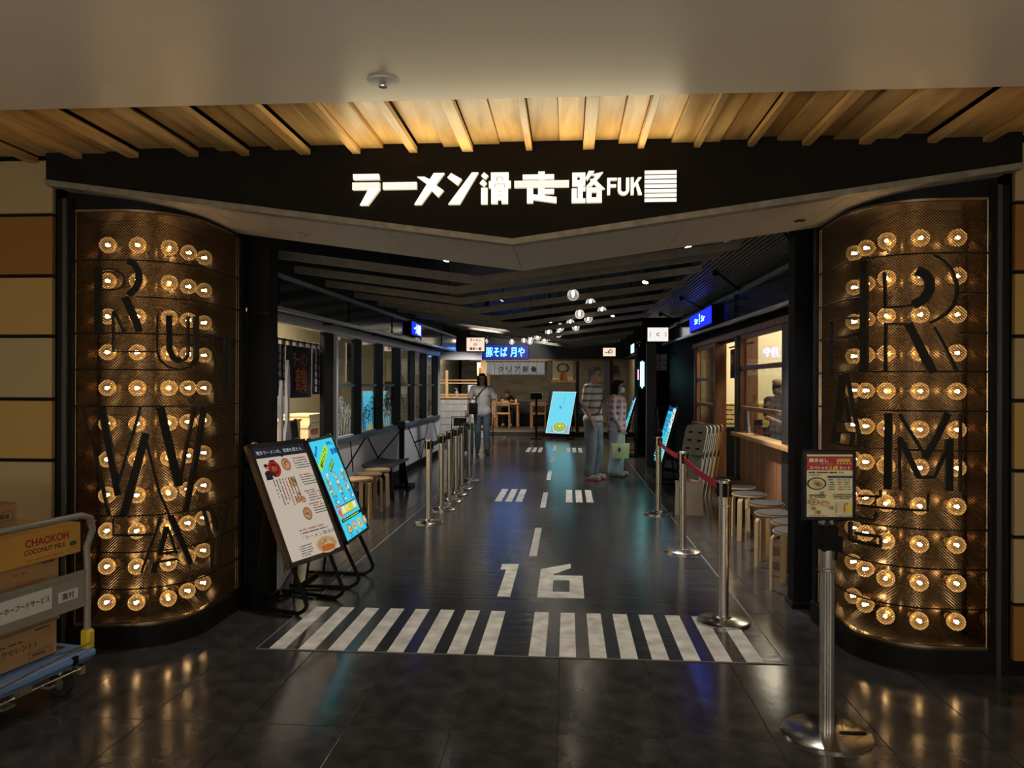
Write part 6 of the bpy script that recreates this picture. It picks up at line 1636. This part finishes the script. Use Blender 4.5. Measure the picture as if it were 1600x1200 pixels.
# ================================================================ PEOPLE
SKIN = mat('skin', (0.42, 0.24, 0.16), 0.5, var=0.06); HAIRK = mat('black_hair', (0.010, 0.009, 0.009), 0.7, var=0.3, scale=60, spec=0.2); HAIRG = mat('grey_hair', (0.10, 0.095, 0.09), 0.5, var=0.3, scale=60)
def fuse(name, shapes, m, parent, voxel=0.009, smooth_it=4):
    """union of tapered limbs and ellipsoids as one continuous skin"""
    b = B()
    for s_ in shapes:
        if s_[0] == 'c':
            _, p0, p1, r0, r1 = s_
            b.tube([p0, p1], [r0, r1], 12); b.ball(p0, r0, 12); b.ball(p1, r1, 12)
        else:
            b.ball(s_[1], s_[2], 16, s_[3] if len(s_) > 3 else None)
    me = b.mesh(name, m, 0)
    o = link(name, me, None)
    r = o.modifiers.new('r', 'REMESH'); r.mode = 'VOXEL'; r.voxel_size = voxel; r.adaptivity = 0
    s2 = o.modifiers.new('s', 'SMOOTH'); s2.iterations = smooth_it; s2.factor = 0.5
    dg = bpy.context.evaluated_depsgraph_get()
    nm = bpy.data.meshes.new_from_object(o.evaluated_get(dg))
    bpy.data.objects.remove(o); bpy.data.meshes.remove(me)
    nm.name = name; nm.materials.clear(); nm.materials.append(m)
    nm.polygons.foreach_set('use_smooth', [True]*len(nm.polygons))
    return link(name, nm, parent)
def V(*a): return Vector(a)
def hand(S, wrist, d, curl=0.5, side=1, palm_n=None):
    """palm, four fingers and a side thumb; d = direction of the hand, palm_n = towards which fingers curl"""
    d = d.normalized(); pn = (palm_n or V(0, -1, 0)); pn = (pn-d*pn.dot(d)).normalized(); ac = d.cross(pn)*side
    c_ = wrist+d*0.045
    S.append(('c', wrist+d*0.01, c_+d*0.03, 0.024, 0.027)); S.append(('c', c_-ac*0.018, c_-ac*0.022+d*0.035, 0.016, 0.014)); S.append(('c', c_+ac*0.018, c_+ac*0.022+d*0.035, 0.016, 0.014))
    for k, L in enumerate((0.066, 0.075, 0.070, 0.056)):
        b0 = c_+d*0.038+ac*(0.027-0.018*k)
        d1 = (d+pn*curl*0.6).normalized(); d2 = (d+pn*curl*1.6).normalized()
        m1 = b0+d1*L*0.5; S.append(('c', b0, m1, 0.0088, 0.0082)); S.append(('c', m1, m1+d2*L*0.5, 0.0082, 0.0070))
    t0 = c_-d*0.015+ac*0.026; t1 = t0+(d*0.7+ac*0.7+pn*0.3).normalized()*0.038
    S.append(('c', t0, t1, 0.011, 0.0095)); S.append(('c', t1, t1+(d+pn*0.5).normalized()*0.028, 0.0095, 0.008))
def person(label, loc, rz, h, J, shirt, trouser, shoe, hair, hairstyle='short', sleeve=0.75, tilt=0.0, yaw=0.0, loose=0.0, skirt=False, mask=False, hang=0.0, solem=None, cap=None, wide=0.0):
    k = h/1.72
    t = thing('person', label, 'person', loc, rz)
    j = dict(hipL=(0.09, 0, 0.90), hipR=(-0.09, 0, 0.90), kneeL=(0.10, -0.02, 0.49), kneeR=(-0.10, -0.02, 0.49), ankL=(0.10, 0.02, 0.085), ankR=(-0.10, 0.02, 0.085),
             toeL=(0.12, -0.15, 0.035), toeR=(-0.12, -0.15, 0.035), shL=(0.185, 0.01, 1.395), shR=(-0.185, 0.01, 1.395), elL=(0.23, 0.04, 1.12), elR=(-0.23, 0.04, 1.12),
             wrL=(0.23, -0.04, 0.88), wrR=(-0.23, -0.04, 0.88), pel=(0, 0, 0.95), wai=(0, 0, 1.08), che=(0, 0, 1.28), neck=(0, 0.01, 1.44), head=(0, -0.015, 1.585))
    j.update(J); j = {a: Vector(b)*k for a, b in j.items()}
    S = []
    R = lambda x: x*k
    # body
    S += [('c', j['pel']+V(-.06*k, 0, 0), j['pel']+V(.06*k, 0, 0), R(.105), R(.105)), ('c', j['pel'], j['wai'], R(.115), R(.105)), ('c', j['wai'], j['che'], R(.11), R(.125)),
          ('c', j['che']+V(-.06*k, 0, .03*k), j['che']+V(.06*k, 0, .03*k), R(.11), R(.11)), ('c', j['shL'], j['shR'], R(.055), R(.055)), ('c', j['che'], j['neck'], R(.09), R(.055)), ('c', j['neck'], j['head']-V(0, 0, .05*k), R(.052), R(.05))]
    for s_ in 'LR':
        S += [('c', j['hip'+s_], j['knee'+s_], R(.082), R(.055)), ('c', j['knee'+s_], j['ank'+s_], R(.056), R(.036)), ('c', j['ank'+s_]-V(0, 0, .03*k), j['toe'+s_], R(.038), R(.028)),
              ('c', j['sh'+s_], j['el'+s_], R(.048), R(.037)), ('c', j['el'+s_], j['wr'+s_], R(.038), R(.026))]
        d = j['wr'+s_]-j['el'+s_]; hand(S, j['wr'+s_], d, 0.55, 1 if s_ == 'L' else -1)
    HM = Matrix.Translation(j['head']) @ Matrix.Rotation(yaw, 4, 'Z') @ Matrix.Rotation(tilt, 4, 'X')
    rot = HM.to_euler()
    hp_ = lambda *a: HM @ (Vector(a)*k)
    S += [('e', hp_(0, .015, .03), (R(.076), R(.093), R(.095)), rot), ('e', hp_(0, -.02, -.04), (R(.058), R(.066), R(.075)), rot), ('c', hp_(0, -.088, .005), hp_(0, -.103, -.022), R(.010), R(.014)),
          ('e', hp_(0, -.075, -.088), (R(.022), R(.018), R(.016)), rot), ('e', hp_(0, -.085, -.055), (R(.024), R(.010), R(.009)), rot)]
    for sx in (-1, 1): S.append(('e', hp_(sx*.079, .012, -.008), (R(.010), R(.020), R(.032)), rot))
    fuse('body', S, SKIN, t, 0.0075)
    q = B()
    for sx in (-1, 1):
        q.ball(hp_(sx*.032, -.083, .008), R(.011), 8); q.box(hp_(sx*.032, -.084, .034), (R(.034), R(.008), R(.006)), rot=HM.to_3x3().to_4x4())
    q.obj('eyes', mat('eye_dark', (0.015, 0.012, 0.01), 0.25), t)
    # hair
    Hs = [('e', hp_(0, .028, .045), (R(.086), R(.097), R(.092)), rot), ('c', hp_(-.045, -.055, .10), hp_(.045, -.055, .10), R(.028), R(.028)), ('c', hp_(0, .07, .0), hp_(0, .06, -.07), R(.055), R(.04))]
    for sx in (-1, 1): Hs.append(('c', hp_(sx*.072, -.02, .05), hp_(sx*.074, .02, .0), R(.022), R(.02)))
    if hairstyle == 'long':
        for sx in (-1, 0, 1): Hs.append(('c', hp_(sx*.055, .06, .02), hp_(sx*.075, .075, -.30), R(.05), R(.045)))
        for sx in (-1, 1): Hs.append(('c', hp_(sx*.078, -.005, .04), hp_(sx*.085, .015, -.24), R(.03), R(.028)))
    fuse('hair', Hs, hair, t, 0.010, 2)
    if cap:
        q = B(); q.ball(hp_(0, .02, .085), (R(.10), R(.115), R(.07)), 14, rot); q.ball(hp_(0, -.10, .075), (R(.075), R(.07), R(.012)), 12, rot); q.obj('cap', cap, t)
    if mask:
        q = B(); q.ball(hp_(0, -.062, -.045), (R(.060), R(.055), R(.055)), 12, rot); q.obj('face_mask', mat('mask_white', (0.6, 0.63, 0.68), 0.7), t)
    # shirt
    e = .016+loose
    C = [('c', j['pel']+V(-.055*k, 0, hang), j['pel']+V(.055*k, 0, hang), R(.118+loose), R(.118+loose)), ('c', j['pel']+V(0, 0, hang), j['wai'], R(.125+loose), R(.118+loose)), ('c', j['wai'], j['che'], R(.11+e), R(.125+e*.8)),
         ('c', j['che']+V(-.065*k, 0, .03*k), j['che']+V(.065*k, 0, .03*k), R(.112+e*.6), R(.112+e*.6)), ('c', j['shL'], j['shR'], R(.066), R(.066)), ('c', j['che'], j['neck']-V(0, 0, .02*k), R(.095), R(.066))]
    for s_ in 'LR':
        a, b_ = j['sh'+s_], j['el'+s_]
        if sleeve <= 1: C.append(('c', a, a+(b_-a)*sleeve, R(.062), R(.056+loose*.5)))
        else:
            C.append(('c', a, b_, R(.062), R(.052))); C.append(('c', b_, b_+(j['wr'+s_]-b_)*(sleeve-1), R(.052), R(.044)))
    fuse('shirt', C, shirt, t, 0.010)
    Tt = [('c', j['pel']+V(-.055*k, 0, -.01), j['pel']+V(.055*k, 0, -.01), R(.116), R(.116))]
    for s_ in 'LR':
        w1 = .018+wide if not skirt else .05
        Tt += [('c', j['hip'+s_], j['knee'+s_], R(.084+w1*.8), R(.056+w1)), ('c', j['knee'+s_], j['ank'+s_]+V(0, 0, .03*k), R(.056+w1), R(.040+w1*(1.2 if not skirt else 1.5)))]
    if skirt: Tt.append(('c', (j['hipL']+j['hipR'])/2, (j['ankL']+j['ankR'])/2+V(0, 0, .12*k), R(.12), R(.12)))
    fuse('trousers' if not skirt else 'skirt', Tt, trouser, t, 0.010)
    for s_ in 'LR':
        a, b_ = j['ank'+s_], j['toe'+s_]
        fuse('shoe', [('c', a+V(0, .0, -.035*k), b_+V(0, 0, .008), R(.047), R(.040)), ('c', a+(a-b_).normalized()*.03+V(0, 0, -.04*k), a+V(0, 0, -.02), R(.042), R(.048))], shoe, t, 0.008, 2)
        if solem:
            q = B(); d = (b_-a); d.z = 0; q.bar(V(a.x, a.y, 0.012)-d.normalized()*.055, V(b_.x, b_.y, 0.012)+d.normalized()*.03, 0.085, 0.024); q.obj('sole', solem, t, smooth=0)
    return t, j, hp_
def bands(name, cols, scale, axis='Z', plaid=False):
    if name in MATS: return MATS[name]
    m = bpy.data.materials.new(name); nt, b = nodes_of(m); b.inputs['Roughness'].default_value = 0.8
    tc = nt.nodes.new('ShaderNodeTexCoord')
    def wave(ax):
        w_ = nt.nodes.new('ShaderNodeTexWave'); w_.bands_direction = ax; w_.inputs['Scale'].default_value = scale; w_.inputs['Distortion'].default_value = 0.6; w_.inputs['Detail Scale'].default_value = 2
        nt.links.new(tc.outputs['Object'], w_.inputs['Vector']); return w_
    w1 = wave(axis); rp = nt.nodes.new('ShaderNodeValToRGB'); rp.color_ramp.interpolation = 'CONSTANT' if not plaid else 'LINEAR'
    els = rp.color_ramp.elements
    els[0].position = 0; els[0].color = (*cols[0], 1); els[1].position = 0.45 if plaid else 0.5; els[1].color = (*cols[1], 1)
    if len(cols) > 2: e2 = els.new(0.78); e2.color = (*cols[2], 1)
    if plaid:
        w2 = wave('X'); mx = nt.nodes.new('ShaderNodeMath'); mx.operation = 'MULTIPLY'
        nt.links.new(w1.outputs['Fac'], mx.inputs[0]); nt.links.new(w2.outputs['Fac'], mx.inputs[1]); nt.links.new(mx.outputs[0], rp.inputs['Fac'])
    else: nt.links.new(w1.outputs['Fac'], rp.inputs['Fac'])
    nt.links.new(rp.outputs['Color'], b.inputs['Base Color']); MATS[name] = m; return m
WSH = mat('white_tee', (0.50, 0.50, 0.49), 0.8, var=0.05, scale=8); JEAN = mat('grey_blue_denim', (0.07, 0.09, 0.12), 0.8, var=0.2, scale=20); KSH = mat('black_shoe', (0.012, 0.012, 0.014), 0.5)
g, gj, _ = person('person in a white T-shirt and jeans walking with a black shoulder bag and suitcase', (-1.82, 16.3, 0), 0.05, 1.73,
    dict(hipL=(0.09, 0, 0.90), kneeL=(0.10, -0.10, 0.50), ankL=(0.11, -0.06, 0.09), toeL=(0.13, -0.22, 0.035), kneeR=(-0.09, 0.0, 0.49), ankR=(-0.10, 0.14, 0.13), toeR=(-0.10, 0.0, 0.035), elL=(0.27, 0.05, 1.13), wrL=(0.27, -0.05, 0.90), elR=(-0.28, 0.08, 1.14), wrR=(-0.30, 0.06, 0.92)),
    WSH, JEAN, KSH, HAIRK, 'long', 0.72, loose=0.02, hang=-0.04)
q = B(); q.tube([(-0.13, -0.17, 0.98), (-0.12, -0.19, 1.2), (0.0, -0.16, 1.36), (0.11, -0.05, 1.46), (0.12, 0.08, 1.42), (0.0, 0.17, 1.2)], 0.011, 6); q.obj('bag_strap', BLACK, g)
t = thing('shoulder_bag', 'small black shoulder bag worn by the walking person', 'bag', (-1.98, 16.05, 0.93)); q = B(); q.box((0, 0, 0.05), (0.19, 0.07, 0.24), bev=0.02); q.obj('bag_body', BLACK, t, smooth=30); q = B(); q.box((0, -0.037, 0.12), (0.19, 0.008, 0.10), bev=0.003); q.obj('flap', BLACKM, t, smooth=0)
t = thing('suitcase', 'tall black suitcase pulled beside the walking person', 'suitcase', (-2.16, 16.45, 0)); q = B(); q.box((0, 0, 0.36), (0.24, 0.40, 0.60), bev=0.03); q.obj('shell', mat('black_suitcase', (0.012, 0.012, 0.014), 0.4), t, smooth=30)
q = B(); q.tube([(-0.05, 0.12, 0.66), (-0.05, 0.12, 0.92), (0.05, 0.12, 0.92), (0.05, 0.12, 0.66)], 0.009, 8); q.obj('handle', BLACKM, t)
for sx in (-1, 1):
    for sy in (-1, 1): q = B(); q.cyl((sx*0.09-0.012, sy*0.15, 0.03), (sx*0.09+0.012, sy*0.15, 0.03), 0.03, n=12); q.obj('wheel', BLACK, t)
# man in the striped shirt
STR = bands('striped_knit', [(0.50, 0.50, 0.48), (0.50, 0.50, 0.48), (0.20, 0.11, 0.06)], 2.9)
m_, mj, _ = person('person in a white and brown striped T-shirt and grey blue trousers, standing', (0.40, 12.12, 0), math.radians(62), 1.78,
    dict(kneeL=(0.10, -0.03, 0.49), ankL=(0.10, 0.04, 0.085), toeL=(0.11, -0.13, 0.035), elR=(-0.23, 0.03, 1.12), wrR=(-0.20, -0.08, 0.90), head=(0, -0.03, 1.585), elL=(0.22, -0.02, 1.14), wrL=(0.12, -0.18, 1.22)),
    STR, mat('grey_blue_cotton', (0.17, 0.21, 0.25), 0.8, var=0.3, scale=6), mat('white_red_sneaker', (0.45, 0.40, 0.38), 0.6, var=0.5, scale=14), HAIRG, 'short', 0.8, loose=0.015, hang=-0.03, wide=0.016, solem=mat('red_sole', (0.35, 0.06, 0.05), 0.6))
q = B(); q.tube([(0.12, -0.12, 1.40), (0.02, -0.165, 1.25), (-0.10, -0.15, 1.06), (-0.16, 0.0, 0.98), (-0.06, 0.165, 1.1), (0.10, 0.12, 1.38)], 0.014, 6); q.obj('shoulder_strap', mat('blue_strap', (0.05, 0.10, 0.16), 0.7), m_)
# woman in the plaid shirt
PLD = bands('pink_plaid', [(0.60, 0.48, 0.50), (0.40, 0.22, 0.25), (0.26, 0.10, 0.12)], 3.2, plaid=True)
w_o, wj, _ = person('person with long dark hair and mask in a pink plaid overshirt and pale blue skirt', (0.80, 12.62, 0), math.radians(70), 1.58,
    dict(elR=(-0.20, 0.02, 1.13), wrR=(-0.19, -0.10, 0.90), head=(0, -0.03, 1.58), toeL=(0.11, -0.15, 0.035)),
    PLD, mat('pale_blue_cotton', (0.40, 0.50, 0.56), 0.8, var=0.08, scale=8), mat('cream_shoe', (0.42, 0.40, 0.33), 0.6), HAIRK, 'long', 1.45, loose=0.045, skirt=True, mask=True, hang=-0.10)
hw = Matrix.Translation((0.80, 12.62, 0)) @ Matrix.Rotation(math.radians(70), 4, 'Z') @ (wj['wrR']+Vector((0, -0.02, -0.07)))
t = thing('tote_bag', 'pale yellow green tote bag carried by the person in plaid', 'bag', (hw.x, hw.y-0.02, hw.z-0.44), math.radians(8))
M_TOTE = mat('lime_canvas', (0.64, 0.68, 0.34), 0.8, var=0.08, scale=10)
q = B(); rows = []
for z, a, c_ in ((0, .13, .055), (0.09, .135, .06), (0.20, .142, .045), (0.24, .145, .03)): rows.append([q.bm.verts.new((x*a, y*c_, z)) for x, y in ((-1, -.6), (-.5, -1), (.5, -1), (1, -.6), (1, .6), (.5, 1), (-.5, 1), (-1, .6))])
for a, c_ in zip(rows, rows[1:]):
    for i in range(8): q.bm.faces.new((a[i], a[(i+1) % 8], c_[(i+1) % 8], c_[i]))
q.bm.faces.new(rows[0][::-1]); q.bm.faces.new(rows[-1]); q.obj('bag_body', M_TOTE, t, smooth=40)
for sy in (-1, 1): q = B(); q.tube([(-0.06, sy*.03, 0.22), (-0.035, sy*.022, 0.36), (0.0, sy*.006, 0.432), (0.035, sy*.022, 0.36), (0.06, sy*.03, 0.22)], 0.006, 6); q.obj('handle', M_TOTE, t)
q = B(); q.ball((-0.03, -0.058, 0.14), (0.025, 0.004, 0.04), 8); q.obj('print_mark', MBL, t)
# diner bent over the bowl
person('person in dark clothes bent over a bowl at the back shop table', (-1.93, 24.78, 0.15), 0.0, 1.70,
    dict(pel=(0, 0.12, 0.55), wai=(0, 0.05, 0.68), che=(0, -0.08, 0.86), neck=(0, -0.20, 0.99), head=(0, -0.30, 1.06), shL=(0.19, -0.12, 0.95), shR=(-0.19, -0.12, 0.95), elL=(0.32, -0.22, 0.80), elR=(-0.31, -0.24, 0.80), wrL=(0.18, -0.42, 0.82), wrR=(-0.16, -0.44, 0.84),
         hipL=(0.09, 0.08, 0.55), hipR=(-0.09, 0.08, 0.55), kneeL=(0.12, -0.32, 0.53), kneeR=(-0.12, -0.32, 0.53), ankL=(0.12, -0.30, 0.09), ankR=(-0.12, -0.30, 0.09), toeL=(0.13, -0.46, 0.035), toeR=(-0.13, -0.46, 0.035)),
    mat('dark_jacket', (0.012, 0.012, 0.018), 0.8, var=0.2), mat('black_trousers', (0.012, 0.012, 0.014), 0.8), mat('cream_shoe', (0, 0, 0)), HAIRK, 'short', 1.7, tilt=0.75)
# staff behind the timber window
person('person in a black shirt, beige cap and white mask working behind the timber shop window', (2.95, 11.05, 0.0), math.radians(28), 1.58,
    dict(elL=(0.27, -0.06, 1.14), wrL=(0.16, -0.26, 1.05), elR=(-0.27, -0.06, 1.14), wrR=(-0.14, -0.28, 1.05), head=(0, -0.04, 1.575)),
    mat('black_tee', (0.014, 0.014, 0.016), 0.8), mat('black_trousers', (0, 0, 0)), KSH, HAIRK, 'short', 0.8, mask=True, cap=mat('beige_cap', (0.36, 0.29, 0.18), 0.8), tilt=0.2, yaw=0.3)
